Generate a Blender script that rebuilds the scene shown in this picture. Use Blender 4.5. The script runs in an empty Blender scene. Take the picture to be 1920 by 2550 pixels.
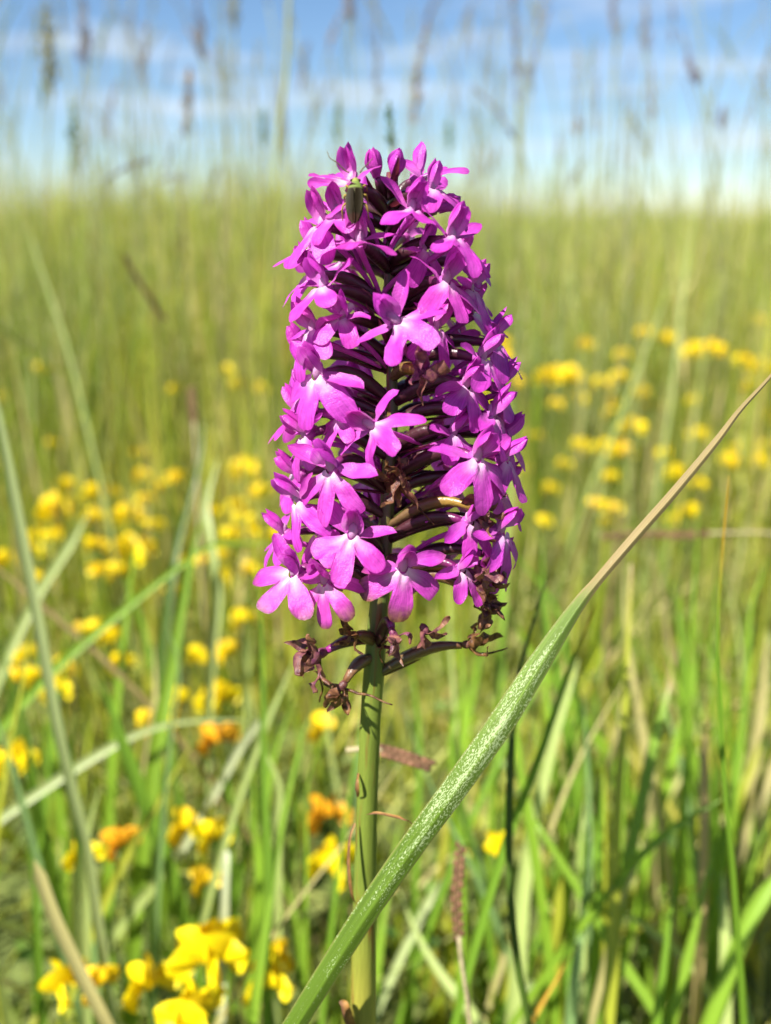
import bpy, math, random
import numpy as np
from mathutils import Vector, Matrix, noise as mnoise

random.seed(7)
rng = np.random.default_rng(11)
D2R = math.radians
scene = bpy.context.scene
COL = scene.collection

# ------------------------------------------------------------------ camera, sky, sun, exposure
FPX = 2001.0                      # focal length in photo pixels (1920 x 2550)
PITCH = D2R(19.7)
CAM = Vector((0, 0, 0.36))
FWD = Vector((0, math.cos(PITCH), -math.sin(PITCH)))
UPV = Vector((0, math.sin(PITCH), math.cos(PITCH)))
RGT = Vector((1, 0, 0))
cam_d = bpy.data.cameras.new('camera')
cam = bpy.data.objects.new('camera', cam_d)
COL.objects.link(cam)
cam.location = CAM
cam.rotation_euler = (math.pi / 2 - PITCH, 0, 0)
cam_d.sensor_fit = 'VERTICAL'
cam_d.sensor_height = 24.0
cam_d.lens = 12.0 / (1275.0 / FPX)
cam_d.clip_start = 0.01
cam_d.clip_end = 5000
cam_d.dof.use_dof = True
cam_d.dof.focus_distance = 0.127
cam_d.dof.aperture_fstop = cam_d.lens / 2.7          # lens opening 2.7 mm across
scene.camera = cam

SUN_EL, SUN_AZ = D2R(52), math.atan2(-0.66, -0.62)
SUN = Vector((math.sin(SUN_AZ) * math.cos(SUN_EL), math.cos(SUN_AZ) * math.cos(SUN_EL), math.sin(SUN_EL)))
world = bpy.data.worlds.new('World')
scene.world = world
world.use_nodes = True
nt = world.node_tree
nt.nodes.clear()
wo = nt.nodes.new('ShaderNodeOutputWorld')
bg = nt.nodes.new('ShaderNodeBackground')
bg.inputs['Strength'].default_value = 0.05
sky = nt.nodes.new('ShaderNodeTexSky')
sky.sky_type = 'NISHITA'
sky.sun_disc = False
sky.sun_elevation = SUN_EL
sky.sun_rotation = SUN_AZ
sky.dust_density = 0.0
sky.air_density = 1.0
sky.ozone_density = 4.5
tc = nt.nodes.new('ShaderNodeTexCoord')
mp = nt.nodes.new('ShaderNodeMapping')
mp.inputs['Scale'].default_value = (1.0, 1.0, 8.0)
mp.inputs['Location'].default_value = (0.35, 0.2, 0.62)
no = nt.nodes.new('ShaderNodeTexNoise')
no.inputs['Scale'].default_value = 2.6
no.inputs['Detail'].default_value = 5.0
no.inputs['Roughness'].default_value = 0.55
rp = nt.nodes.new('ShaderNodeValToRGB')
rp.color_ramp.elements[0].position = 0.50
rp.color_ramp.elements[0].color = (0, 0, 0, 1)
rp.color_ramp.elements[1].position = 0.74
rp.color_ramp.elements[1].color = (0.8, 0.8, 0.8, 1)
mx = nt.nodes.new('ShaderNodeMixRGB')
mx.inputs['Color2'].default_value = (6.4, 6.8, 7.4, 1)
L = nt.links.new
L(tc.outputs['Generated'], mp.inputs['Vector'])
L(mp.outputs['Vector'], no.inputs['Vector'])
L(no.outputs['Fac'], rp.inputs['Fac'])
L(rp.outputs['Color'], mx.inputs['Fac'])
hsv = nt.nodes.new('ShaderNodeHueSaturation')
hsv.inputs['Saturation'].default_value = 1.06
hsv.inputs['Value'].default_value = 0.92
L(sky.outputs['Color'], hsv.inputs['Color'])
L(hsv.outputs['Color'], mx.inputs['Color1'])
L(mx.outputs['Color'], bg.inputs['Color'])
L(bg.outputs['Background'], wo.inputs['Surface'])

sun_d = bpy.data.lights.new('sun', 'SUN')
sun_d.energy = 5.0
sun_d.angle = D2R(0.53)
sun_d.color = (1.0, 0.95, 0.86)
sun_o = bpy.data.objects.new('sun', sun_d)
COL.objects.link(sun_o)
sun_o.rotation_euler = SUN.to_track_quat('Z', 'Y').to_euler()

vs = scene.view_settings
vs.view_transform = 'Standard'
vs.look = 'None'
vs.gamma = 1.0
vs.exposure = 1.65
scene.render.engine = 'CYCLES'
cy = scene.cycles
cy.max_bounces = 7
cy.diffuse_bounces = 4
cy.glossy_bounces = 2
cy.transmission_bounces = 5
cy.transparent_max_bounces = 4
cy.caustics_reflective = False
cy.caustics_refractive = False
cy.sample_clamp_indirect = 6
cy.use_denoising = True

# ------------------------------------------------------------------ helpers
def unproj(px, py, d):
    """point seen at photo pixel (px, py), d metres along the optical axis"""
    return CAM + d * (FWD + RGT * ((px - 960) / FPX) - UPV * ((py - 1275) / FPX))

def on_level(px, py, z):
    r = FWD + RGT * ((px - 960) / FPX) - UPV * ((py - 1275) / FPX)
    t = (z - CAM.z) / r.z
    return CAM + r * t, t

def tag(o, label=None, cat=None, group=None, kind=None):
    if label: o['label'] = label
    if cat: o['category'] = cat
    if group: o['group'] = group
    if kind: o['kind'] = kind
    return o

def by(px, py, marks):
    return min(marks, key=lambda m: (m[0] - px) ** 2 + (m[1] - py) ** 2)[2]

def empty(name, loc):
    o = bpy.data.objects.new(name, None)
    o.empty_display_size = 0.01
    o.location = loc
    COL.objects.link(o)
    return o

def smooth(a, b, x):
    t = min(1, max(0, (x - a) / (b - a)))
    return t * t * (3 - 2 * t)

def np_mesh(name, verts, faces, col=None, uv=None, mat=None):
    """faces: (n,4) or (n,3) int array or python list of tuples"""
    me = bpy.data.meshes.new(name)
    if isinstance(faces, np.ndarray):
        n, k = faces.shape
        me.vertices.add(len(verts))
        me.vertices.foreach_set('co', np.asarray(verts, np.float32).ravel())
        me.loops.add(n * k)
        me.loops.foreach_set('vertex_index', faces.astype(np.int32).ravel())
        me.polygons.add(n)
        me.polygons.foreach_set('loop_start', np.arange(0, n * k, k, dtype=np.int32))
        me.polygons.foreach_set('loop_total', np.full(n, k, np.int32))
    else:
        me.from_pydata([tuple(v) for v in verts], [], faces)
        n = len(faces)
    if col is not None:
        at = me.attributes.new('Col', 'FLOAT_COLOR', 'POINT')
        at.data.foreach_set('color', np.asarray(col, np.float32).ravel())
    if uv is not None:
        at = me.attributes.new('uvp', 'FLOAT2', 'POINT')
        at.data.foreach_set('vector', np.asarray(uv, np.float32).ravel())
    me.polygons.foreach_set('use_smooth', np.ones(len(me.polygons), dtype=bool))
    if mat: me.materials.append(mat)
    me.update(calc_edges=True)
    return me

class MB:
    def __init__(s):
        s.v, s.f, s.c, s.u = [], [], [], []
    def add(s, v, f, c, u=None):
        o = len(s.v)
        s.v += v
        s.f += [tuple(i + o for i in q) for q in f]
        s.c += c if isinstance(c, list) else [c] * len(v)
        s.u += u if u else [(0, 0)] * len(v)
    def mesh(s, name, mat, origin=None):
        v = s.v if origin is None else [Vector(p) - origin for p in s.v]
        return np_mesh(name, v, s.f, s.c, s.u, mat)
    def build(s, name, mat, parent=None, origin=None, loc=None):
        me = s.mesh(name, mat, origin)
        o = bpy.data.objects.new(name, me)
        if loc is not None: o.location = loc
        COL.objects.link(o)
        if parent: o.parent = parent
        return o
    # tube along points
    def tube(s, pts, rad, sides=8, col=(1, 1, 1, 1), cap=True, rib=0.0, nrib=5):
        pts = [Vector(p) for p in pts]
        n = len(pts)
        v, c, u = [], [], []
        ref = None
        ln = 0
        for i, p in enumerate(pts):
            t = (pts[min(i + 1, n - 1)] - pts[max(i - 1, 0)])
            t = t.normalized() if t.length > 1e-9 else Vector((0, 0, 1))
            if ref is None:
                ref = Vector((1, 0, 0)) if abs(t.x) < 0.8 else Vector((0, 1, 0))
            a = (ref - t * ref.dot(t)).normalized()
            b = t.cross(a)
            ref = a
            if i: ln += (p - pts[i - 1]).length
            r = rad[i] if isinstance(rad, (list, tuple)) else rad
            for k in range(sides):
                th = 2 * math.pi * k / sides
                rr = r * (1 + rib * math.cos(nrib * th + i * 0.25))
                v.append(p + a * math.cos(th) * rr + b * math.sin(th) * rr)
                c.append(col(i / (n - 1), k / sides) if callable(col) else col)
                u.append((k / sides, ln))
        f = []
        for i in range(n - 1):
            for k in range(sides):
                k2 = (k + 1) % sides
                f.append((i * sides + k, i * sides + k2, (i + 1) * sides + k2, (i + 1) * sides + k))
        if cap:
            f.append(tuple(range(sides - 1, -1, -1)))
            f.append(tuple((n - 1) * sides + k for k in range(sides)))
        s.add(v, f, c, u)
    # flat blade along points
    def ribbon(s, pts, wid, side, fold=0.25, nc=3, col=(1, 1, 1, 1), skew=None):
        n = len(pts)
        v, c, u = [], [], []
        ln = 0
        for i, p in enumerate(pts):
            t = (pts[min(i + 1, n - 1)] - pts[max(i - 1, 0)]).normalized()
            sd = side(i / (n - 1)) if callable(side) else side
            sd = (sd - t * sd.dot(t)).normalized()
            nr = sd.cross(t)
            if i: ln += (p - pts[i - 1]).length
            w = wid[i] / 2
            fo = fold(i / (n - 1)) if callable(fold) else fold
            for k in range(nc):
                x = 2 * k / (nc - 1) - 1
                v.append(p + sd * (w * x * math.sqrt(max(0.05, 1 - fo * fo * 0.6))) + nr * (w * fo * abs(x)))
                c.append(col(i / (n - 1), x) if callable(col) else col)
                u.append((x, ln))
        f = []
        for i in range(n - 1):
            for k in range(nc - 1):
                a = i * nc + k
                f.append((a, a + 1, a + nc + 1, a + nc))
        s.add(v, f, c, u)
    # petal: starts at matrix origin, runs along local +Y, normal +Z
    def petal(s, M, ln, w, nu=7, nv=9, prof=None, cup=0.3, bend=0.3, twist=0.0, wrinkle=0.0, seed=0.0, col=None, sidebend=0.0):
        prof = prof or ovate
        v, c, u = [], [], []
        y = z = x0 = 0.0
        for j in range(nv):
            t = j / (nv - 1)
            if j:
                a = bend * (t - 0.5 / (nv - 1))
                y += math.cos(a) * ln / (nv - 1)
                z += math.sin(a) * ln / (nv - 1)
                x0 += math.sin(sidebend * t) * ln / (nv - 1)
            hw = w / 2 * prof(t)
            tw = twist * t
            nb = bend * t
            for i in range(nu):
                q = 2 * i / (nu - 1) - 1
                dx, dz = q * hw, cup * hw * q * q
                X = dx * math.cos(tw) - dz * math.sin(tw)
                Z = dx * math.sin(tw) + dz * math.cos(tw)
                P = Vector((x0 + X, y - Z * math.sin(nb), z + Z * math.cos(nb)))
                if wrinkle:
                    P += mnoise.noise_vector(Vector((P.x + seed, P.y, P.z + seed)) * (450 if wrinkle < 0.0009 else 620)) * wrinkle
                v.append(M @ P)
                c.append(col(t, q) if callable(col) else (col or (0, 0, 0, 1)))
                u.append((q, t))
        f = []
        for j in range(nv - 1):
            for i in range(nu - 1):
                a = j * nu + i
                f.append((a, a + 1, a + nu + 1, a + nu))
        s.add(v, f, c, u)
    def blob(s, M, rx, ry, rz, n=8, m=6, col=(1, 1, 1, 1), shape=None):
        v, f = [], []
        for j in range(m + 1):
            t = j / m
            ph = math.pi * t
            k = shape(t) if shape else 1
            for i in range(n):
                th = 2 * math.pi * i / n
                v.append(M @ Vector((rx * k * math.sin(ph) * math.cos(th), ry * k * math.sin(ph) * math.sin(th), -rz * math.cos(ph))))
        for j in range(m):
            for i in range(n):
                i2 = (i + 1) % n
                f.append((j * n + i, j * n + i2, (j + 1) * n + i2, (j + 1) * n + i))
        s.add(v, f, col)

def ovate(t):
    return max(0.22 * (1 - t), 1.9 * (max(t, 0) + 0.03) ** 0.75 * max(0.0, 1 - t) ** 0.62 * 0.86)

def lance(t):
    return max(0.02, 1.55 * (t + 0.08) ** 0.5 * max(0.0, 1 - t) ** 0.85)

def roundp(t):
    return max(0.2 * (1 - t), math.sin(math.pi * min(1, (t * 0.93 + 0.04)) ** 1.25) ** 0.7)

def frame(org, y, z):
    """matrix with local +Y along y and +Z near z"""
    y = Vector(y).normalized()
    x = y.cross(Vector(z))
    x = x.normalized() if x.length > 1e-6 else Vector((1, 0, 0))
    z = x.cross(y)
    M = Matrix((x, y, z)).transposed().to_4x4()
    M.translation = org
    return M

def catmull(P, n):
    P = [Vector(p) for p in P]
    Q = [P[0] * 2 - P[1]] + P + [P[-1] * 2 - P[-2]]
    out = []
    m = len(P) - 1
    for i in range(n):
        t = i / (n - 1) * m
        k = min(int(t), m - 1)
        t -= k
        a, b, c, d = Q[k:k + 4]
        out.append(0.5 * ((2 * b) + (c - a) * t + (2 * a - 5 * b + 4 * c - d) * t * t + (3 * b - a - 3 * c + d) * t ** 3))
    return out

def bez(a, b, c, d, n):
    return [a * (1 - t) ** 3 + b * 3 * t * (1 - t) ** 2 + c * 3 * t * t * (1 - t) + d * t ** 3 for t in [i / (n - 1) for i in range(n)]]

# ------------------------------------------------------------------ materials
def new_mat(name):
    m = bpy.data.materials.new(name)
    m.use_nodes = True
    n = m.node_tree
    n.nodes.clear()
    return m, n, n.nodes.new('ShaderNodeOutputMaterial')

def nd(n, t, **kw):
    x = n.nodes.new(t)
    for k, v in kw.items():
        if k in x.inputs: x.inputs[k].default_value = v
        else: setattr(x, k, v)
    return x

def leafy(name, trans=0.4, rough=0.45, spec=0.35, nscale=600.0, namp=0.35, bump=0.3, bscale=2500.0, tint=(1.25, 1.15, 0.5, 1), stretch=None, rnd=0.0):
    """thin plant tissue coloured by the Col attribute"""
    m, n, out = new_mat(name)
    at = nd(n, 'ShaderNodeAttribute', attribute_name='Col')
    tcn = nd(n, 'ShaderNodeTexCoord')
    vec = tcn.outputs['Object']
    if stretch:
        ua = nd(n, 'ShaderNodeAttribute', attribute_name='uvp')
        mpn = nd(n, 'ShaderNodeMapping')
        mpn.inputs['Scale'].default_value = stretch
        n.links.new(ua.outputs['Vector'], mpn.inputs['Vector'])
        vec = mpn.outputs['Vector']
    ns = nd(n, 'ShaderNodeTexNoise', Scale=nscale if not stretch else 1.0, Detail=3.0)
    n.links.new(vec, ns.inputs['Vector'])
    mr = nd(n, 'ShaderNodeMapRange')
    mr.inputs['From Min'].default_value = 0.3
    mr.inputs['From Max'].default_value = 0.7
    mr.inputs['To Min'].default_value = 1 - namp
    mr.inputs['To Max'].default_value = 1 + namp
    n.links.new(ns.outputs['Fac'], mr.inputs['Value'])
    mu = nd(n, 'ShaderNodeMixRGB', blend_type='MULTIPLY')
    mu.inputs['Fac'].default_value = 1
    n.links.new(at.outputs['Color'], mu.inputs['Color1'])
    n.links.new(mr.outputs['Result'], mu.inputs['Color2'])
    colr = mu.outputs['Color']
    p = nd(n, 'ShaderNodeBsdfPrincipled', Roughness=rough)
    p.inputs['Specular IOR Level'].default_value = spec
    n.links.new(colr, p.inputs['Base Color'])
    if bump:
        bn = nd(n, 'ShaderNodeTexNoise', Scale=bscale, Detail=2.0)
        n.links.new(tcn.outputs['Object'], bn.inputs['Vector'])
        bp = nd(n, 'ShaderNodeBump', Strength=bump, Distance=0.0003)
        n.links.new(bn.outputs['Fac'], bp.inputs['Height'])
        n.links.new(bp.outputs['Normal'], p.inputs['Normal'])
    if trans > 0:
        tr = nd(n, 'ShaderNodeBsdfTranslucent')
        tm = nd(n, 'ShaderNodeMixRGB', blend_type='MULTIPLY')
        tm.inputs['Fac'].default_value = 1
        tm.inputs['Color2'].default_value = tint
        n.links.new(colr, tm.inputs['Color1'])
        n.links.new(tm.outputs['Color'], tr.inputs['Color'])
        ms = nd(n, 'ShaderNodeMixShader')
        ms.inputs['Fac'].default_value = trans
        n.links.new(p.outputs['BSDF'], ms.inputs[1])
        n.links.new(tr.outputs['BSDF'], ms.inputs[2])
        n.links.new(ms.outputs['Shader'], out.inputs['Surface'])
    else:
        n.links.new(p.outputs['BSDF'], out.inputs['Surface'])
    return m

def petal_material():
    """Col.r = pale throat, Col.g = darker rim or outside, Col.b = withering"""
    m, n, out = new_mat('orchid_petal')
    at = nd(n, 'ShaderNodeAttribute', attribute_name='Col')
    sp = nd(n, 'ShaderNodeSeparateColor')
    n.links.new(at.outputs['Color'], sp.inputs['Color'])
    tcn = nd(n, 'ShaderNodeTexCoord')
    oi = nd(n, 'ShaderNodeObjectInfo')
    ns = nd(n, 'ShaderNodeTexNoise', Scale=380.0, Detail=3.0)
    n.links.new(tcn.outputs['Object'], ns.inputs['Vector'])
    r1 = nd(n, 'ShaderNodeValToRGB')
    r1.color_ramp.elements[0].position = 0.30
    r1.color_ramp.elements[0].color = (0.44, 0.030, 0.385, 1)
    r1.color_ramp.elements[1].position = 0.72
    r1.color_ramp.elements[1].color = (0.57, 0.075, 0.51, 1)
    n.links.new(ns.outputs['Fac'], r1.inputs['Fac'])
    # veins along the petal
    ua = nd(n, 'ShaderNodeAttribute', attribute_name='uvp')
    mpn = nd(n, 'ShaderNodeMapping')
    mpn.inputs['Scale'].default_value = (5.0, 0.9, 1)
    n.links.new(ua.outputs['Vector'], mpn.inputs['Vector'])
    vn = nd(n, 'ShaderNodeTexNoise', Scale=1.6, Detail=2.0)
    n.links.new(mpn.outputs['Vector'], vn.inputs['Vector'])
    vr = nd(n, 'ShaderNodeMapRange')
    vr.inputs['From Min'].default_value = 0.35
    vr.inputs['From Max'].default_value = 0.65
    vr.inputs['To Min'].default_value = 0.78
    vr.inputs['To Max'].default_value = 1.12
    n.links.new(vn.outputs['Fac'], vr.inputs['Value'])
    mv = nd(n, 'ShaderNodeMixRGB', blend_type='MULTIPLY')
    mv.inputs['Fac'].default_value = 1
    n.links.new(r1.outputs['Color'], mv.inputs['Color1'])
    n.links.new(vr.outputs['Result'], mv.inputs['Color2'])
    hs = nd(n, 'ShaderNodeHueSaturation')
    hm = nd(n, 'ShaderNodeMapRange')
    hm.inputs['To Min'].default_value = 0.485
    hm.inputs['To Max'].default_value = 0.513
    n.links.new(oi.outputs['Random'], hm.inputs['Value'])
    n.links.new(hm.outputs['Result'], hs.inputs['Hue'])
    n.links.new(mv.outputs['Color'], hs.inputs['Color'])
    rim = nd(n, 'ShaderNodeMixRGB')
    rim.inputs['Color2'].default_value = (0.24, 0.008, 0.18, 1)
    n.links.new(sp.outputs['Green'], rim.inputs['Fac'])
    n.links.new(hs.outputs['Color'], rim.inputs['Color1'])
    wh = nd(n, 'ShaderNodeMixRGB')
    wh.inputs['Color2'].default_value = (0.70, 0.50, 0.66, 1)
    n.links.new(sp.outputs['Red'], wh.inputs['Fac'])
    n.links.new(rim.outputs['Color'], wh.inputs['Color1'])
    # withered tissue
    wn = nd(n, 'ShaderNodeTexNoise', Scale=900.0, Detail=4.0)
    n.links.new(tcn.outputs['Object'], wn.inputs['Vector'])
    wr = nd(n, 'ShaderNodeValToRGB')
    wr.color_ramp.elements[0].position = 0.35
    wr.color_ramp.elements[0].color = (0.05, 0.016, 0.010, 1)
    wr.color_ramp.elements[1].position = 0.7
    wr.color_ramp.elements[1].color = (0.27, 0.13, 0.05, 1)
    n.links.new(wn.outputs['Fac'], wr.inputs['Fac'])
    wi = nd(n, 'ShaderNodeMixRGB')
    n.links.new(sp.outputs['Blue'], wi.inputs['Fac'])
    n.links.new(wh.outputs['Color'], wi.inputs['Color1'])
    n.links.new(wr.outputs['Color'], wi.inputs['Color2'])
    p = nd(n, 'ShaderNodeBsdfPrincipled', Roughness=0.42)
    p.inputs['Specular IOR Level'].default_value = 0.4
    n.links.new(wi.outputs['Color'], p.inputs['Base Color'])
    bn = nd(n, 'ShaderNodeTexVoronoi', Scale=5200.0)
    n.links.new(tcn.outputs['Object'], bn.inputs['Vector'])
    bp = nd(n, 'ShaderNodeBump', Strength=0.55, Distance=0.00008)
    n.links.new(bn.outputs['Distance'], bp.inputs['Height'])
    bn2 = nd(n, 'ShaderNodeTexNoise', Scale=700.0, Detail=3.0)
    n.links.new(tcn.outputs['Object'], bn2.inputs['Vector'])
    bp2 = nd(n, 'ShaderNodeBump', Strength=0.5, Distance=0.0004)
    n.links.new(bn2.outputs['Fac'], bp2.inputs['Height'])
    n.links.new(bp2.outputs['Normal'], bp.inputs['Normal'])
    n.links.new(bp.outputs['Normal'], p.inputs['Normal'])
    tr = nd(n, 'ShaderNodeBsdfTranslucent')
    tb = nd(n, 'ShaderNodeMixRGB', blend_type='MULTIPLY')
    tb.inputs['Fac'].default_value = 1
    tb.inputs['Color2'].default_value = (1.35, 1.9, 1.35, 1)
    n.links.new(wi.outputs['Color'], tb.inputs['Color1'])
    n.links.new(tb.outputs['Color'], tr.inputs['Color'])
    ms = nd(n, 'ShaderNodeMixShader')
    ms.inputs['Fac'].default_value = 0.46
    n.links.new(p.outputs['BSDF'], ms.inputs[1])
    n.links.new(tr.outputs['BSDF'], ms.inputs[2])
    n.links.new(ms.outputs['Shader'], out.inputs['Surface'])
    return m

def stem_material():
    m, n, out = new_mat('orchid_stem')
    at = nd(n, 'ShaderNodeAttribute', attribute_name='Col')
    ua = nd(n, 'ShaderNodeAttribute', attribute_name='uvp')
    mpn = nd(n, 'ShaderNodeMapping')
    mpn.inputs['Scale'].default_value = (6.0, 42.0, 1)
    n.links.new(ua.outputs['Vector'], mpn.inputs['Vector'])
    ns = nd(n, 'ShaderNodeTexNoise', Scale=1.0, Detail=4.0)
    n.links.new(mpn.outputs['Vector'], ns.inputs['Vector'])
    rr = nd(n, 'ShaderNodeValToRGB')
    rr.color_ramp.elements[0].position = 0.56
    rr.color_ramp.elements[0].color = (0, 0, 0, 1)
    rr.color_ramp.elements[1].position = 0.66
    rr.color_ramp.elements[1].color = (0.85, 0.85, 0.85, 1)
    n.links.new(ns.outputs['Fac'], rr.inputs['Fac'])
    mx1 = nd(n, 'ShaderNodeMixRGB')
    mx1.inputs['Color2'].default_value = (0.13, 0.05, 0.012, 1)
    n.links.new(rr.outputs['Color'], mx1.inputs['Fac'])
    n.links.new(at.outputs['Color'], mx1.inputs['Color1'])
    mp2 = nd(n, 'ShaderNodeMapping')
    mp2.inputs['Scale'].default_value = (30.0, 200.0, 1)
    n.links.new(ua.outputs['Vector'], mp2.inputs['Vector'])
    n2 = nd(n, 'ShaderNodeTexNoise', Scale=1.0, Detail=3.0)
    n.links.new(mp2.outputs['Vector'], n2.inputs['Vector'])
    mr = nd(n, 'ShaderNodeMapRange')
    mr.inputs['To Min'].default_value = 0.7
    mr.inputs['To Max'].default_value = 1.3
    n.links.new(n2.outputs['Fac'], mr.inputs['Value'])
    mu = nd(n, 'ShaderNodeMixRGB', blend_type='MULTIPLY')
    mu.inputs['Fac'].default_value = 1
    n.links.new(mx1.outputs['Color'], mu.inputs['Color1'])
    n.links.new(mr.outputs['Result'], mu.inputs['Color2'])
    p = nd(n, 'ShaderNodeBsdfPrincipled', Roughness=0.42)
    p.inputs['Specular IOR Level'].default_value = 0.4
    p.inputs['Subsurface Weight'].default_value = 0.15
    p.inputs['Subsurface Radius'].default_value = (0.001, 0.0012, 0.0004)
    n.links.new(mu.outputs['Color'], p.inputs['Base Color'])
    bp = nd(n, 'ShaderNodeBump', Strength=0.35, Distance=0.0002)
    n.links.new(n2.outputs['Fac'], bp.inputs['Height'])
    n.links.new(bp.outputs['Normal'], p.inputs['Normal'])
    n.links.new(p.outputs['BSDF'], out.inputs['Surface'])
    return m

def broad_leaf_material():
    """green blade drying to straw, with silvery mined speckles; uvp = (across -1..1, metres along)"""
    m, n, out = new_mat('broad_leaf')
    at = nd(n, 'ShaderNodeAttribute', attribute_name='Col')
    ua = nd(n, 'ShaderNodeAttribute', attribute_name='uvp')
    sx = nd(n, 'ShaderNodeSeparateXYZ')
    n.links.new(ua.outputs['Vector'], sx.inputs['Vector'])
    mpn = nd(n, 'ShaderNodeMapping')
    mpn.inputs['Scale'].default_value = (16.0, 22.0, 1)
    n.links.new(ua.outputs['Vector'], mpn.inputs['Vector'])
    ns = nd(n, 'ShaderNodeTexNoise', Scale=1.0, Detail=3.0)
    n.links.new(mpn.outputs['Vector'], ns.inputs['Vector'])
    mr = nd(n, 'ShaderNodeMapRange')
    mr.inputs['From Min'].default_value = 0.3
    mr.inputs['From Max'].default_value = 0.7
    mr.inputs['To Min'].default_value = 0.68
    mr.inputs['To Max'].default_value = 1.3
    n.links.new(ns.outputs['Fac'], mr.inputs['Value'])
    mu = nd(n, 'ShaderNodeMixRGB', blend_type='MULTIPLY')
    mu.inputs['Fac'].default_value = 1
    n.links.new(at.outputs['Color'], mu.inputs['Color1'])
    n.links.new(mr.outputs['Result'], mu.inputs['Color2'])
    # speckles: alpha of Col carries how many
    mp2 = nd(n, 'ShaderNodeMapping')
    mp2.inputs['Scale'].default_value = (13.0, 1900.0, 1)
    n.links.new(ua.outputs['Vector'], mp2.inputs['Vector'])
    n2 = nd(n, 'ShaderNodeTexNoise', Scale=1.0, Detail=2.5, Roughness=0.6)
    n.links.new(mp2.outputs['Vector'], n2.inputs['Vector'])
    mp3 = nd(n, 'ShaderNodeMapping')
    mp3.inputs['Scale'].default_value = (2.6, 120.0, 1)
    n.links.new(ua.outputs['Vector'], mp3.inputs['Vector'])
    n3 = nd(n, 'ShaderNodeTexNoise', Scale=1.0, Detail=2.0)
    n.links.new(mp3.outputs['Vector'], n3.inputs['Vector'])
    s1 = nd(n, 'ShaderNodeMath', operation='MULTIPLY_ADD')
    s1.inputs[1].default_value = 0.55
    n.links.new(n3.outputs['Fac'], s1.inputs[0])
    n.links.new(n2.outputs['Fac'], s1.inputs[2])
    s2 = nd(n, 'ShaderNodeMath', operation='MULTIPLY_ADD')
    s2.inputs[1].default_value = 0.20
    n.links.new(at.outputs['Alpha'], s2.inputs[0])
    n.links.new(s1.outputs['Value'], s2.inputs[2])
    sr = nd(n, 'ShaderNodeValToRGB')
    sr.color_ramp.elements[0].position = 0.975
    sr.color_ramp.elements[0].color = (0, 0, 0, 1)
    sr.color_ramp.elements[1].position = 1.01
    sr.color_ramp.elements[1].color = (0.9, 0.9, 0.9, 1)
    n.links.new(s2.outputs['Value'], sr.inputs['Fac'])
    wx = nd(n, 'ShaderNodeMixRGB')
    wx.inputs['Color2'].default_value = (0.33, 0.40, 0.21, 1)
    n.links.new(sr.outputs['Color'], wx.inputs['Fac'])
    n.links.new(mu.outputs['Color'], wx.inputs['Color1'])
    p = nd(n, 'ShaderNodeBsdfPrincipled', Roughness=0.52)
    p.inputs['Specular IOR Level'].default_value = 0.28
    n.links.new(wx.outputs['Color'], p.inputs['Base Color'])
    bp = nd(n, 'ShaderNodeBump', Strength=0.5, Distance=0.00025)
    n.links.new(ns.outputs['Fac'], bp.inputs['Height'])
    n.links.new(bp.outputs['Normal'], p.inputs['Normal'])
    tr = nd(n, 'ShaderNodeBsdfTranslucent')
    n.links.new(wx.outputs['Color'], tr.inputs['Color'])
    ms = nd(n, 'ShaderNodeMixShader')
    ms.inputs['Fac'].default_value = 0.28
    n.links.new(p.outputs['BSDF'], ms.inputs[1])
    n.links.new(tr.outputs['BSDF'], ms.inputs[2])
    n.links.new(ms.outputs['Shader'], out.inputs['Surface'])
    return m

def ground_material():
    m, n, out = new_mat('meadow_ground')
    tcn = nd(n, 'ShaderNodeTexCoord')
    a = nd(n, 'ShaderNodeTexNoise', Scale=14.0, Detail=8.0)
    n.links.new(tcn.outputs['Object'], a.inputs['Vector'])
    r = nd(n, 'ShaderNodeValToRGB')
    e = r.color_ramp.elements
    e[0].position = 0.3
    e[0].color = (0.045, 0.055, 0.012, 1)
    e[1].position = 0.7
    e[1].color = (0.17, 0.17, 0.045, 1)
    x = e.new(0.5)
    x.color = (0.09, 0.12, 0.022, 1)
    n.links.new(a.outputs['Fac'], r.inputs['Fac'])
    p = nd(n, 'ShaderNodeBsdfPrincipled', Roughness=0.95)
    n.links.new(r.outputs['Color'], p.inputs['Base Color'])
    b = nd(n, 'ShaderNodeTexNoise', Scale=120.0, Detail=6.0)
    n.links.new(tcn.outputs['Object'], b.inputs['Vector'])
    bp = nd(n, 'ShaderNodeBump', Strength=0.8, Distance=0.01)
    n.links.new(b.outputs['Fac'], bp.inputs['Height'])
    n.links.new(bp.outputs['Normal'], p.inputs['Normal'])
    n.links.new(p.outputs['BSDF'], out.inputs['Surface'])
    return m

M_PETAL = petal_material()
M_STEM = stem_material()
M_OVARY = leafy('orchid_ovary', trans=0.0, rough=0.36, spec=0.45, nscale=1.0, namp=0.45, bump=0.4, bscale=1400, stretch=(9.0, 90.0, 1))
M_BLADE = leafy('grass_blade', trans=0.42, rough=0.42, spec=0.4, namp=0.22, bump=0.15, stretch=(5.0, 40.0, 1))
M_GRASS = leafy('meadow_grass', trans=0.45, rough=0.5, spec=0.3, namp=0.15, bump=0, nscale=90)
M_DRY = leafy('dry_stalk', trans=0.25, rough=0.6, spec=0.25, namp=0.35, bump=0.2, nscale=900)
M_SEED = leafy('seed_head', trans=0.30, rough=0.6, spec=0.25, namp=0.35, bump=0.0, nscale=700)
M_YELLOW = leafy('trefoil_petal', trans=0.34, rough=0.45, spec=0.3, namp=0.10, bump=0.2, nscale=300, tint=(1.05, 0.95, 0.5, 1))
M_LEAF = broad_leaf_material()
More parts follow.
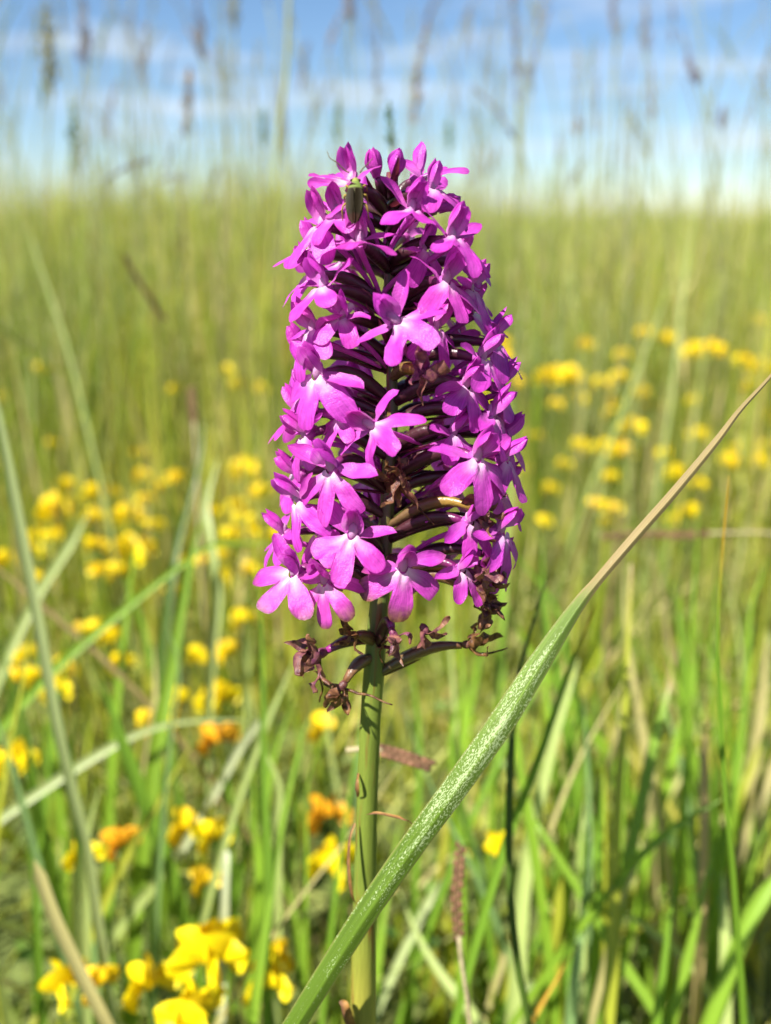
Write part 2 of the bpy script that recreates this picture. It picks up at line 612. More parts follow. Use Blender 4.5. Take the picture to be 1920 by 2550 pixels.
M_BUG = leafy('bug_cuticle', trans=0.0, rough=0.6, spec=0.08, namp=0.12, bump=0.08, nscale=900, bscale=3000)
M_GROUND = ground_material()

# ------------------------------------------------------------------ the setting
def ground_height(x, y):
    return 0.012 * math.sin(x * 2.1 + 0.5) * math.sin(y * 1.7) + 0.004 * math.sin(x * 9) * math.sin(y * 8 + 1)

gv, gf = [], []
rings = [0.0] + [0.12 * 1.17 ** i for i in range(62)]
SEG = 64
for r in rings:
    for k in range(SEG):
        a = 2 * math.pi * k / SEG
        x, y = r * math.cos(a), r * math.sin(a)
        fall = 1 / (1 + r * 0.2)
        gv.append((x, y, ground_height(x, y) * fall))
for i in range(len(rings) - 1):
    for k in range(SEG):
        k2 = (k + 1) % SEG
        gf.append((i * SEG + k, (i + 1) * SEG + k, (i + 1) * SEG + k2, i * SEG + k2))
g = bpy.data.objects.new('ground', np_mesh('ground', gv, gf, mat=M_GROUND))
COL.objects.link(g)
tag(g, 'mossy meadow soil under the grass running to the horizon', 'ground', kind='structure')

FRESH = [(0.18, 0.25, 0.018), (0.235, 0.29, 0.022), (0.145, 0.215, 0.018), (0.275, 0.305, 0.034), (0.31, 0.315, 0.05), (0.11, 0.175, 0.015), (0.22, 0.28, 0.07)]
PALE = [(0.30, 0.34, 0.13), (0.36, 0.34, 0.15), (0.26, 0.31, 0.10), (0.40, 0.34, 0.16)]

def blade_field(name, n, ymin, ymax, hmin, hmax, wmin, wmax, half_deg, lean, seed, dry=0.15, K=5, full=False, hpow=1.0, flop=0.0, cull=0.27, hgrow=None, patchy=0.0, gain=1.0, skew=0.0):
    r = np.random.default_rng(seed)
    u = r.random(n)
    D = np.sqrt(ymin ** 2 + u * (ymax ** 2 - ymin ** 2)) if not full else np.sqrt(u) * (ymax - ymin) + ymin
    A = (r.random(n) * 2 - 1) * (D2R(half_deg) if not full else math.pi)
    rx, ry = D * np.sin(A), D * np.cos(A)
    # tufts
    h = hmin + (hmax - hmin) * r.random(n) ** hpow
    if hgrow:
        d0, d1, f0 = hgrow
        h *= f0 + (1 - f0) * np.clip((D - d0) / (d1 - d0), 0, 1)
    h *= 1 - skew * np.sin(A)
    h *= 1 + patchy * (np.sin(rx * 2.1 + 1.3 * np.sin(ry * .7)) * np.sin(ry * 1.3 + 2 * np.sin(rx * .9)))
    w = wmin + (wmax - wmin) * r.random(n) ** 1.6
    ph = r.random(n) * 2 * math.pi
    ln = lean * r.random(n) ** 1.3
    fl = np.where(r.random(n) < flop, 0.5 + 0.5 * r.random(n), 0.0)
    ln = np.where(fl > 0, 0.6 + 0.8 * r.random(n), ln)
    curve = r.random(n) * 0.8 + 0.2
    sd = ph + math.pi / 2 + (r.random(n) - 0.5) * 1.2
    t = np.linspace(0, 1, K)[None, :]
    off = ln[:, None] * h[:, None] * (t * (1 - curve[:, None]) + curve[:, None] * t ** 2)
    X = rx[:, None] + np.cos(ph)[:, None] * off
    Y = ry[:, None] + np.sin(ph)[:, None] * off
    Z = h[:, None] * (t - (0.25 * ln[:, None] + 0.35 * fl[:, None]) * t ** 2)
    W = w[:, None] * np.where(t < 0.55, 0.75 + 0.45 * t, (1.0 - ((t - 0.55) / 0.45) ** 1.6) * 0.97 + 0.02)
    P = np.stack([X, Y, Z], -1)
    rel = P - np.array(CAM)
    dep = rel @ np.array(FWD)
    px = rel[..., 0] / np.maximum(dep, 1e-4) * FPX
    py = -(rel @ np.array(UPV)) / np.maximum(dep, 1e-4) * FPX
    lens_view = (dep > 0.0) & (dep < cull) & (np.abs(px) < 1150) & (np.abs(py) < 1450)
    near = (np.linalg.norm(rel, axis=-1) < 0.13)
    keep = ~(lens_view.any(1) | near.any(1))
    P, W, sd = P[keep], W[keep], sd[keep]
    n = len(P)
    S = np.stack([np.cos(sd), np.sin(sd), 0 * sd], -1)[:, None, :]
    V = np.stack([P - S * W[..., None] / 2, P + S * W[..., None] / 2], 2)     # n,K,2,3
    pal = np.array(FRESH)[r.integers(0, len(FRESH), n)]
    dr = np.array(PALE)[r.integers(0, len(PALE), n)]
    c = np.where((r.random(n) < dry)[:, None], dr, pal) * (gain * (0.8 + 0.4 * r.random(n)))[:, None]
    bx, by_ = P[:, 0, 0], P[:, 0, 1]
    pn = np.sin(bx * 5.1 + 2.0 * np.sin(by_ * 2.3)) * np.sin(by_ * 3.7 + 1.7 * np.sin(bx * 3.1))
    c = c * (1 + 0.22 * pn)[:, None] * np.stack([1 + 0.12 * pn, np.ones(n), 1 - 0.1 * pn], -1)
    tipdry = (r.random(n) < 0.3)[:, None, None] * np.clip((t - 0.7) / 0.3, 0, 1)[..., None]
    c = c[:, None, :] * (1 - tipdry) + np.array((0.36, 0.29, 0.12)) * tipdry
    c = np.concatenate([c, np.ones((n, K, 1))], -1)
    c = np.repeat(c[:, :, None, :], 2, 2)
    idx = np.arange(n * K * 2).reshape(n, K, 2)
    F = np.stack([idx[:, :-1, 0], idx[:, :-1, 1], idx[:, 1:, 1], idx[:, 1:, 0]], -1).reshape(-1, 4)
    me = np_mesh(name, V.reshape(-1, 3), F, c.reshape(-1, 4), mat=M_GRASS)
    o = bpy.data.objects.new(name, me)
    COL.objects.link(o)
    return o

tag(blade_field('short_grass', 22000, 0.10, 1.05, 0.05, 0.15, 0.0014, 0.0042, 180, 0.9, 1, dry=0.16, full=True, hpow=1.2, flop=0.16),
    'short tangled green grass carpeting the soil round the orchid', 'grass', kind='stuff')
tag(blade_field('upright_grass', 5600, 0.42, 1.5, 0.14, 0.30, 0.0016, 0.0038, 62, 0.45, 2, dry=0.18, hpow=1.3, gain=1.1, hgrow=(0.45, 1.2, 0.55)),
    'upright mid-height grass leaves among the yellow trefoil', 'grass', kind='stuff')
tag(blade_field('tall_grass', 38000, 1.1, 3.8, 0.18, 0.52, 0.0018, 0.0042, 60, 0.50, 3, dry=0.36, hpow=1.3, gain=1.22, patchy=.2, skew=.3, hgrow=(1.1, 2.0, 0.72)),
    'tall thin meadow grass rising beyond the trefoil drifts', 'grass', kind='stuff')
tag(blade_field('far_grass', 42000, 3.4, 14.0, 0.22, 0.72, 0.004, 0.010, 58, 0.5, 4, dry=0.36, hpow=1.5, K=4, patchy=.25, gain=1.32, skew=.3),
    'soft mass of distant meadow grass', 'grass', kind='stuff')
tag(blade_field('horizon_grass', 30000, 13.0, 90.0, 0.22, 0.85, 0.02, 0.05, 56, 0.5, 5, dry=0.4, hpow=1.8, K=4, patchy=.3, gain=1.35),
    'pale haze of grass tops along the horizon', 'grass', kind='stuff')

tag(blade_field('scattered_grass', 2600, 0.5, 1.7, 0.20, 0.40, 0.0026, 0.0055, 56, 0.30, 16, dry=0.4, hpow=1.3, hgrow=(0.5, 1.2, 0.6)),
    'scattered broader grass leaves standing in front of the tall grass', 'grass', kind='stuff')
tag(blade_field('grass_culms', 9000, 0.95, 4.6, 0.34, 0.66, 0.0010, 0.0022, 58, 0.30, 6, dry=0.45, hpow=2.0, skew=.15),
    'wispy haze of thin pale grass culms overlapping the lower sky', 'grass', kind='stuff')

def ground_cover(n=13000):
    r = np.random.default_rng(9)
    D = 0.08 + 1.3 * np.sqrt(r.random(n)) ** 1.2
    A = r.random(n) * 2 * math.pi
    base = np.stack([D * np.cos(A), D * np.sin(A), 0.004 + 0.075 * r.random(n) ** 1.4], -1)
    size = 0.004 + 0.006 * r.random(n)
    ax = r.normal(size=(n, 3)); ax[:, 2] = np.abs(ax[:, 2]) * 0.4
    ax /= np.linalg.norm(ax, axis=1)[:, None]
    nr = r.normal(size=(n, 3)); nr[:, 2] += 1.5
    s = np.cross(ax, nr); s /= np.linalg.norm(s, axis=1)[:, None]
    up = np.cross(s, ax)
    outline = [(0, 0), (0.45, 0.35), (0.36, 0.8), (0, 1.05), (-0.36, 0.8), (-0.45, 0.35)]
    V = np.stack([base + (s * (a * 0.8) + ax * b + up * (abs(a) * 0.35)) * size[:, None] for a, b in outline], 1)
    pal = np.array([(0.085, 0.17, 0.03), (0.12, 0.20, 0.035), (0.06, 0.13, 0.025), (0.14, 0.19, 0.05)])
    c = pal[r.integers(0, 4, n)] * (0.75 + 0.5 * r.random(n))[:, None]
    c = np.concatenate([c, np.ones((n, 1))], 1)
    c = np.repeat(c[:, None, :], 6, 1)
    i = np.arange(n * 6).reshape(n, 6)
    F = np.concatenate([i[:, [0, 1, 2, 3]], i[:, [0, 3, 4, 5]]], 0)
    o = bpy.data.objects.new('ground_cover', np_mesh('ground_cover', V.reshape(-1, 3), F, c.reshape(-1, 4), mat=M_GRASS))
    COL.objects.link(o)
    tag(o, 'tiny green clover and moss leaves between the grass bases', 'ground cover', kind='stuff')
ground_cover()

# ------------------------------------------------------------------ the orchid
AX = [(970, 430, .1295), (968, 498, .130), (966, 600, .1305), (969, 711, .131), (974, 850, .132), (977, 1000, .133), (971, 1150, .134), (965, 1250, .135),
      (954, 1400, .1365), (941, 1550, .138), (929, 1700, .140), (922, 1800, .1415), (914, 2000, .1455), (908, 2250, .150), (904, 2550, .156)]
RW = {430: 15, 498: 20, 600: 24, 850: 28, 1000: 31, 1250: 36, 1400: 40, 1550: 49, 1700: 53, 2000: 54, 2250: 57, 2550: 62}
ry_, rw_ = sorted(RW), [RW[k] for k in sorted(RW)]
def axis_px(py):
    ys = [a[1] for a in AX]
    return (float(np.interp(py, ys, [a[0] for a in AX])), float(np.interp(py, ys, [a[2] for a in AX])))
def axis(py):
    x, d = axis_px(py)
    return unproj(x, py, d)

stem_pts, stem_r = [], []
for py in range(430, 2551, 40):
    x, d = axis_px(py)
    stem_pts.append(unproj(x, py, d))
    stem_r.append(float(np.interp(py, ry_, rw_)) / 2 * d / FPX)
p0 = stem_pts[-1]
dn = (stem_pts[-1] - stem_pts[-4]).normalized()
for k in range(1, 9):
    q = p0 + dn * 0.03 * k
    q.y += 0.0006 * k * k
    stem_pts.append(q)
    stem_r.append(stem_r[-1] * 1.01)
    if q.z < 0.0: break
BASE = Vector((stem_pts[-1].x, stem_pts[-1].y, 0))
orchid = empty('orchid', BASE)
tag(orchid, 'tall magenta orchid with a dense pyramid spike of flowers on one green stem', 'orchid')

def stem_col(t, k):
    n = len(stem_pts)
    i = t * (n - 1)
    s = smooth(24, 34, i)          # below the spike
    low = smooth(44, 54, i)
    top = 1 - smooth(0, 6, i)
    a = Vector((0.05, 0.07, 0.015)).lerp(Vector((0.105, 0.14, 0.02)), s).lerp(Vector((0.26, 0.225, 0.035)), low * 0.75)
    a = a.lerp(Vector((0.10, 0.02, 0.035)), top)
    return (a.x, a.y, a.z, 1)
mb = MB()
mb.tube(stem_pts, stem_r, 14, stem_col, rib=0.045, nrib=6)
mb.build('stem', M_STEM, orchid, BASE)

Z0 = Vector((0, 0, 1))
def facing(az, el, roll):
    az, el, roll = D2R(az), D2R(el), D2R(roll)
    o = Vector((math.sin(az) * math.cos(el), -math.cos(az) * math.cos(el), math.sin(el)))
    up = (Z0 - o * Z0.dot(o)).normalized()
    side = up.cross(o)                     # viewer's right when the flower faces the viewer
    up = (up * math.cos(roll) + side * math.sin(roll)).normalized()
    return o, up

mm = 0.001
def pcol(white=0.0, rim=0.5, wither=0.0, tipw=0.0):
    def f(t, q):
        w = white * max(0, 1 - t * 1.7)
        g = rim * (smooth(0.75, 1.0, abs(q)) * 0.55 + smooth(0.86, 1.0, t) * 0.6) + 0.12 * (1 - abs(q)) * (1 - white)
        b = wither + tipw * smooth(0.70, 1.0, t + 0.12 * abs(q))
        return (w, min(1, g), min(1, b), 1)
    return f

def lip(mb, M, R, rg, wither=0.0, tipw=0.0, droop=0.5, spread=1.0):
    """three-lobed lip; local +Y forward, +Z its upper face"""
    nr = 10
    sect = []
    for ci, (cen, hw, rr) in enumerate(((-56, 28, 0.93), (0, 25, 1.0), (56, 28, 0.93))):
        for k in range(11):
            u = -1 + 2 * k / 10
            u = math.copysign(abs(u) ** 0.75, u)
            if ci and k == 0: continue
            sect.append((ci, cen * spread, hw * spread, rr, u))
    clefts = [0.50 + rg.uniform(-.06, .06) for _ in range(4)]
    js = [rg.uniform(-1, 1) for _ in range(6)]
    v, c, uv = [], [], []
    for (ci, cen, hw, rr, u) in sect:
        th = D2R(cen + hw * u)
        cl = clefts[ci] if u < 0 else clefts[ci + 1]
        edge = cl + (rr + 0.06 * js[ci] - cl) * (1 - abs(u) ** 2.9) ** 0.55
        if abs(cen + hw * u) > 75 * spread:
            edge = max(edge, 0.30)
        for j in range(nr + 1):
            t = j / nr
            r0 = 0.15 * R
            r = r0 + (edge * R - r0) * t
            rn = r / R
            x, y = math.sin(th) * r, math.cos(th) * r - 0.10 * R
            x *= 0.62 + 0.38 * smooth(0.1, 0.6, rn)                       # narrow claw
            # lobes narrow: pull towards lobe centre line
            cx = math.sin(D2R(cen)) * r
            cyy = math.cos(D2R(cen)) * r - 0.10 * R
            pull = 0.20 * smooth(0.45, 0.8, rn)
            x, y = x + (cx - x) * pull, y + (cyy - y) * pull
            z = -droop * (1 + 0.55 * js[5 - ci]) * R * 0.55 * rn ** 2 - 0.25 * droop * R * abs(math.sin(th)) * rn ** 2
            z += R * 0.10 * (u * u - 0.3) * smooth(0.4, 0.9, rn) * (1 + 0.5 * js[3 + ci])      # lobe cupping
            z += R * 0.07 * math.exp(-((abs(x) / R - 0.10) / 0.05) ** 2 - ((rn - 0.25) / 0.12) ** 2)  # the two ridges
            P = Vector((x, y, z))
            P += mnoise.noise_vector(P * 330 + Vector((js[0] * 50, js[1] * 50, 0))) * 0.00055 * rn
            v.append(M @ P)
            w = 0.95 * (1 - smooth(0.16, 0.56, rn + 0.12 * abs(u)))
            e = smooth(0.88, 1.0, t)
            b = wither + tipw * smooth(0.72, 0.98, rn + 0.1 * js[ci])
            c.append((w, 0.42 * e * (1 - w), min(1, b + 0.35 * e * (tipw > 0)), 1))
            uv.append((u + ci * 2, rn))
    f = []
    for i in range(len(sect) - 1):
        for j in range(nr):
            a = i * (nr + 1) + j
            f.append((a, a + 1, a + nr + 2, a + nr + 1))
    mb.add(v, f, c, uv)

def ovary_colour(kind):
    if kind == 'dry': return lambda t, k: (0.085 + 0.03 * t, 0.062 - 0.01 * t, 0.025, 1)
    if kind == 'olive': return lambda t, k: (0.09 + 0.10 * smooth(.55, .8, t), 0.055 + 0.06 * smooth(.55, .8, t), 0.022, 1)
    return lambda t, k: (0.034 + 0.13 * smooth(.82, 1, t), 0.0095, 0.013 + 0.10 * smooth(.82, 1, t), 1)

def make_ovary(fl, Mi, P, o, py, kind, drop, rg, fat=1.0):
    """dark twisted seed pod from the stem to the back of the flower, in the flower's own space"""
    x, d = axis_px(py + drop)
    a = unproj(x, py + drop, d)
    end = P - o * 1.3 * mm
    h = (end - a)
    out = Vector((h.x, h.y, 0))
    if out.length < 1e-4: out = Vector((o.x, o.y, 0))
    out.normalize()
    ln = h.length
    pts = bez(a, a + out * ln * 0.30 + Z0 * ln * 0.22, end - o * ln * 0.42 + Z0 * ln * 0.10, end, 11)
    prof = [0.62, 0.78, 0.93, 1.05, 1.12, 1.14, 1.12, 1.02, 0.88, 0.72, 0.62]
    mb = MB()
    mb.tube([Mi @ p for p in pts], [q * 1.02 * mm * fat for q in prof], 9, ovary_colour(kind), rib=0.09, nrib=3)
    mb.build('ovary', M_OVARY, fl)
    # bract: thin pointed scale under the ovary
    if rg.random() < 0.85:
        mb = MB()
        b0 = a - Z0 * 0.6 * mm
        dr = (out + Z0 * (0.25 + 0.35 * rg.random()) + Vector((rg.uniform(-.3, .3), rg.uniform(-.3, .3), 0))).normalized()
        Mb = Mi @ frame(b0, dr, Z0)
        mb.petal(Mb, (8 + 3 * rg.random()) * mm, 2.0 * mm, 4, 7, lance, 0.6, rg.uniform(-.3, .6), 0, 0.0, rg.random() * 9,
                 col=lambda t, q: (0.13, 0.022, 0.07, 1) if kind == 'pink' else (0.16, 0.10, 0.045, 1))
        mb.build('bract', M_DRY, fl)

def spur(fl, rg, wither):
    mb = MB()
    sx = rg.uniform(-1, 1)
    a = Vector((0, -0.3, -0.9)) * mm
    pts = bez(a, a + Vector((0.3 * sx, -3.5, -1.5)) * mm, a + Vector((1.2 * sx, -7.0, -1.6 - rg.random())) * mm, a + Vector((2.6 * sx, -11.0, -4.0 - 3 * rg.random())) * mm, 10)
    mb.tube(pts, [(.62, .55, .5, .48, .46, .45, .44, .42, .36, .16)[i] * mm for i in range(10)], 6, lambda t, k: (0.06, 0.05, min(1, wither), 1))
    mb.build('spur', M_PETAL, fl)

def open_flower(px, py, az, el=8, roll=0, s=1.0, tipw=0.0, droop=0.5, lipel=-42, drop=55, kind='pink', hood=1.0, depth=None, spread=1.0, seps=(1, 1), seed=None, rad=13.5, ov=True):
    rg = random.Random(int(px * 7 + py * 13) if seed is None else seed)
    if az > 20 and py > 840: px += 34
    if az > 60: az -= 16
    if 20 < az < 125 and py > 560: px += 10
    x, d = axis_px(py)
    dd = d - rad * mm * math.cos(D2R(az)) * 0.94 if depth is None else depth
    P = unproj(px, py, dd)
    o, up = facing(az + rg.uniform(-8, 8), el + rg.uniform(-8, 8), roll + rg.uniform(-14, 14))
    M = frame(P, o, up)
    Mi = M.inverted()
    # hood: upper sepal and two petals closing over the column
    mb = MB()
    def F(org, y, z): return frame(Vector(org) * mm * s, y, z)
    hb = 0.9 * hood
    mb.petal(F((0, -0.9, 0.5), (0, 0.15, 1), (0, 1, -0.1)), 5.9 * mm * s, 4.1 * mm * s, 8, 10, ovate, 0.6, hb + rg.uniform(-.1, .25), rg.uniform(-.2, .2), 0.00032, rg.random() * 9, pcol(0.25, 0.5, 0, tipw * .4))
    for q in (-1, 1):
        mb.petal(F((0.8 * q, -0.5, 0.4), (0.28 * q, 0.35, 1), (-0.55 * q, 1, 0)), 5.3 * mm * s, 3.7 * mm * s, 7, 9, ovate, 0.5, hb + rg.uniform(0, .3), -0.25 * q, 0.00032, rg.random() * 9, pcol(0.35, 0.5, 0, tipw * .4))
    mb.blob(F((0, -0.35, 0.75), (0, 1, 0.2), (0, 0, 1)), 0.75 * mm * s, 0.8 * mm * s, 1.25 * mm * s, 8, 6, (0.55, 0.1, 0, 1))
    mb.blob(F((0, -1.0, 0.0), (0, 1, 0), (0, 0, 1)), 1.0 * mm * s, 1.2 * mm * s, 1.0 * mm * s, 8, 6, (0.1, 0.25, 0, 1))
    fl = bpy.data.objects.new('flower', mb.mesh('flower', M_PETAL))
    COL.objects.link(fl)
    fl.parent = orchid
    fl.matrix_local = Matrix.Translation(-BASE) @ M
    for q, on in zip((-1, 1), seps):
        if not on: continue
        mb = MB()
        ang = rg.uniform(-0.1, 0.75)
        mb.petal(F((0.75 * q, -0.7, 0.1), (0.95 * q, -0.05 + rg.uniform(-.2, .3), ang), (0.1 * q, 0.55, 0.8)), (5.9 + rg.random()) * mm * s, 3.9 * mm * s, 7, 10, ovate, rg.uniform(.15, .5), rg.uniform(-.7, .3),
                 rg.uniform(-.5, .5), 0.00045, rg.random() * 9, pcol(0.15, 0.7, 0, tipw * .5))
        mb.build('sepal', M_PETAL, fl)
    mb = MB()
    le = D2R(lipel + rg.uniform(-8, 8))
    lip(mb, F((0, 0.15, -0.35), (rg.uniform(-.12, .12), math.cos(le), math.sin(le)), (0, -math.sin(le), math.cos(le))), 7.6 * mm * s, rg, 0, tipw, droop * rg.uniform(.6, 1.7), spread * rg.uniform(.85, 1.08))
    mb.build('lip', M_PETAL, fl)
    spur(fl, rg, 0)
    if ov: make_ovary(fl, Mi, P, o, py, kind, drop, rg)
    return fl

def bud(px, py, az, el, s, dark=0.0, drop=80, depth=None):
    rg = random.Random(int(px * 3 + py))
    x, d = axis_px(py)
    P = unproj(px, py, d - 6 * mm * math.cos(D2R(az)) if depth is None else depth)
    o, up = facing(az, el, 0)
    M = frame(P, o, up)
    mb = MB()
    for k in range(4):
        a = k * math.pi / 2 + 0.5
        r = Vector((math.cos(a), 0, math.sin(a)))
        mb.petal(frame(r * 0.7 * mm * s + Vector((0, -1.6, 0)) * mm * s, r * 0.42 + Vector((0, 1, 0)), -r), 4.9 * mm * s, 4.3 * mm * s, 7, 9, ovate, 0.75, 1.0, 0.2, 0.0004, k * 3.1 + px, pcol(0.05, 0.5 + dark, 0, 0))
    fl = bpy.data.objects.new('bud', mb.mesh('bud', M_PETAL))
    COL.objects.link(fl)
    fl.parent = orchid
    fl.matrix_local = Matrix.Translation(-BASE) @ M
    make_ovary(fl, M.inverted(), P - o * 0.4 * mm, o, py, 'pink', drop, rg, 0.95)

def withered(px, py, az, el=-5, s=1.0, pink=0.0, n=7, kind='dry', drop=40, depth=None, rad=13.5, thread=True, ov=True, roll=0):
    rg = random.Random(int(px * 5 + py * 3))
    x, d = axis_px(py)
    P = unproj(px, py, d - rad * mm * math.cos(D2R(az)) * 0.94 if depth is None else depth)
    o, up = facing(az, el, roll)
    M = frame(P, o, up)
    mb = MB()
    for k in range(n):
        a = 2 * math.pi * k / n + rg.uniform(-.4, .4)
        r = Vector((math.cos(a), rg.uniform(0.1, 1.5), math.sin(a)))
        wv = (lambda p: (lambda t, q: (0.05, 0.4, max(0.0, min(1, 1 - p * (1 - 0.7 * t))), 1)))(pink * rg.uniform(.2, .8))
        mb.petal(frame(Vector((math.cos(a), 0, math.sin(a))) * 0.6 * mm * s, r, Vector((-math.cos(a), 0.8, -math.sin(a)))), rg.uniform(3.2, 6.8) * mm * s, rg.uniform(1.6, 3.4) * mm * s, 9, 16, ovate,
                 rg.uniform(.4, 1.3), rg.uniform(-1.0, 2.6), rg.uniform(-2.2, 2.2), 0.0011 * s, rg.random() * 40, wv, sidebend=rg.uniform(-.8, .8))
    mb.blob(Matrix.Translation((0, -0.4 * mm, 0)), 0.8 * mm * s, 1.2 * mm * s, 0.8 * mm * s, 8, 6, (0, 0.3, 0.95 - pink * .4, 1))
    fl = bpy.data.objects.new('withered_flower', mb.mesh('withered_flower', M_PETAL))
    COL.objects.link(fl)
    fl.parent = orchid
    fl['label'] = 'shrivelled brown flower remains'
    fl.matrix_local = Matrix.Translation(-BASE) @ M
    if thread:
        mb = MB()
        a = Vector((0, 0, -0.8)) * mm
        q = [a]
        dv = Vector((rg.uniform(-1, 1), rg.uniform(-1, .3), -1))
        for i in range(7):
            dv += Vector((rg.uniform(-.9, .9), rg.uniform(-.6, .6), rg.uniform(-.5, .4)))
            q.append(q[-1] + dv.normalized() * 1.35 * mm * s)
        mb.tube(catmull(q, 20), [0.30 * mm * (1 - 0.6 * i / 19) for i in range(20)], 5, (0, 0.3, 1, 1))
        mb.build('spur', M_PETAL, fl)
    if ov: make_ovary(fl, M.inverted(), P, o, py, kind, drop, rg, 0.95)
    return fl

# the flowers one can pick out, read off the spike from the top down
bud(934, 414, -35, 66, 0.92)
bud(986, 416, 20, 66, 0.90)
open_flower(868, 452, -50, 30, 4, 1.0, lipel=-10, drop=90, droop=.3)
open_flower(1048, 440, 105, 38, 0, 1.0, lipel=-10, drop=90, droop=.2)
open_flower(1026, 522, 28, 22, 0, 0.92, lipel=-22, drop=75, rad=11)
bud(1108, 512, 105, 26, 0.95, dark=.35, drop=50)
open_flower(797, 560, -56, 12, -6, 1.02, lipel=-38, drop=75)
open_flower(893, 598, -14, 20, -4, 1.02, lipel=-20, drop=80, rad=12)
open_flower(1118, 590, 44, 20, 10, 0.98, lipel=-25, drop=70)
open_flower(770, 684, -88, 14, -6, 0.95, drop=80)
open_flower(800, 715, -46, 14, -8, 1.0, lipel=-32, drop=75)
open_flower(1104, 700, 40, 12, 8, 0.98, lipel=-40, drop=70)
open_flower(1164, 722, 82, 10, 6, 0.95, drop=60)
open_flower(1168, 775, 112, 4, 10, 1.0, drop=40, droop=.3)
open_flower(990, 800, 6, 8, -34, 1.05, lipel=-30, drop=60, rad=14)
open_flower(775, 822, -60, 6, -10, 1.02, drop=70)
open_flower(786, 935, -42, 4, -6, 1.12, lipel=-48, drop=66)
open_flower(1162, 893, 76, 4, 12, 1.0, drop=30)
withered(1050, 925, 20, 10, 0.95, pink=.75, n=6, kind='olive', drop=20, thread=False)
open_flower(756, 985, -82, 6, 0, .92, drop=70)
open_flower(926, 1062, -4, 8, -68, 0.92, lipel=-25, drop=60, rad=13, spread=.9)
open_flower(1188, 1036, 80, 0, 14, 1.05, drop=20)
open_flower(756, 1085, -68, -2, -4, 1.0, lipel=-50, drop=58, spread=.85)
open_flower(822, 1168, -24, 0, 10, 1.12, lipel=-52, drop=56, spread=.8)
open_flower(1146, 1142, 26, 2, -4, 1.08, lipel=-50, drop=52, spread=.9)
open_flower(1218, 1146, 74, 2, 6, 0.95, drop=30)
withered(994, 1190, 8, 0, 0.95, pink=.15, n=8, drop=30, rad=11)
open_flower(738, 1246, -54, -2, -6, 1.06, lipel=-50, drop=42, spread=.9)
open_flower(1200, 1214, 100, -6, 10, 1.05, drop=20, droop=.7)
withered(1190, 1268, 50, 0, 0.95, pink=.25, n=8, kind='olive', drop=45, thread=False)
open_flower(1208, 1322, 66, -4, 10, 1.02, lipel=-55, drop=30, spread=.7)
open_flower(876, 1334, -10, 4, 2, 1.05, lipel=-45, drop=48, rad=14)
open_flower(728, 1428, -40, 2, 24, 1.08, lipel=-35, drop=25, tipw=.35)
open_flower(806, 1450, -22, -6, -4, 0.96, lipel=-55, drop=30, tipw=.7, spread=.8)
open_flower(1004, 1418, 8, 2, -10, 1.02, lipel=-45, drop=35, rad=14, tipw=.8)
withered(1176, 1430, 55, 0, 1.15, pink=.45, n=10, kind='olive', drop=20, rad=12)
withered(1196, 1490, 70, -25, 0.95, pink=.35, n=6, drop=-30)
withered(1060, 1572, 40, -40, 0.9, pink=.3, n=4, drop=-20, thread=False, ov=False, depth=.128)
withered(978, 1578, 10, -18, 0.8, pink=.6, n=6, kind='pink', drop=30, rad=9)
withered(880, 1580, -30, 30, 0.8, pink=0, n=5, drop=20, rad=8, thread=False)
withered(795, 1628, -62, -6, 1.1, pink=.35, n=9, kind='pink', drop=-30)
withered(850, 1712, -55, -45, 0.95, pink=.05, n=7, drop=-70, rad=9)
withered(1168, 1604, 74, 18, 0.9, pink=0, n=5, drop=80)
# flowers on the far side and filling the gaps
for (px, py, az, el, s) in ((905, 505, 200, 30, .85), (1015, 585, 160, 25, .9), (860, 650, 215, 15, .95), (1075, 660, 140, 12, .95), (890, 745, 190, 12, .95), (1075, 760, 130, 8, 1.0),
                            (870, 868, 212, 8, 1.0), (1082, 868, 140, 5, 1.0), (1010, 950, 172, 5, 1.0), (850, 975, 235, 5, 1.0), (1085, 1010, 138, 2, 1.0), (905, 1080, 200, 2, 1.0),
                            (1045, 1110, 160, 0, 1.0), (900, 1190, 205, 0, 1.0), (1040, 1245, 150, 0, 1.0), (860, 1290, 232, -2, 1.0), (1085, 1190, 130, 0, .95), (910, 1370, 195, -4, .95),
                            (1075, 1395, 140, -4, .95), (838, 1385, 250, -4, .9),
                            (752, 880, -98, 8, 1.0), (742, 1030, -95, 4, 1.0), (736, 1180, -92, 2, 1.0), (1188, 850, 96, 6, 1.0), (1205, 965, 94, 4, 1.0), (1214, 1090, 98, 0, 1.0), (1190, 1385, 88, -4, .9), (770, 620, -100, 16, .95), (1140, 640, 98, 14, .95),
                            (850, 790, -35, 10, .8), (1080, 815, 58, 8, .85), (1120, 960, 62, 4, .9), (845, 1040, -50, 4, .8), (1090, 1080, 55, 2, .85), (1130, 1300, 70, -2, .9), (700, 1330, -80, 0, .95), (1050, 620, 60, 14, .8),
                            (835, 530, -40, 25, .8), (1080, 470, 70, 30, .8), (1110, 1420, 62, -6, .85), (790, 1330, -60, -2, .85)):
    open_flower(px, py, az, el, random.uniform(-14, 14), s, drop=45, rad=12)

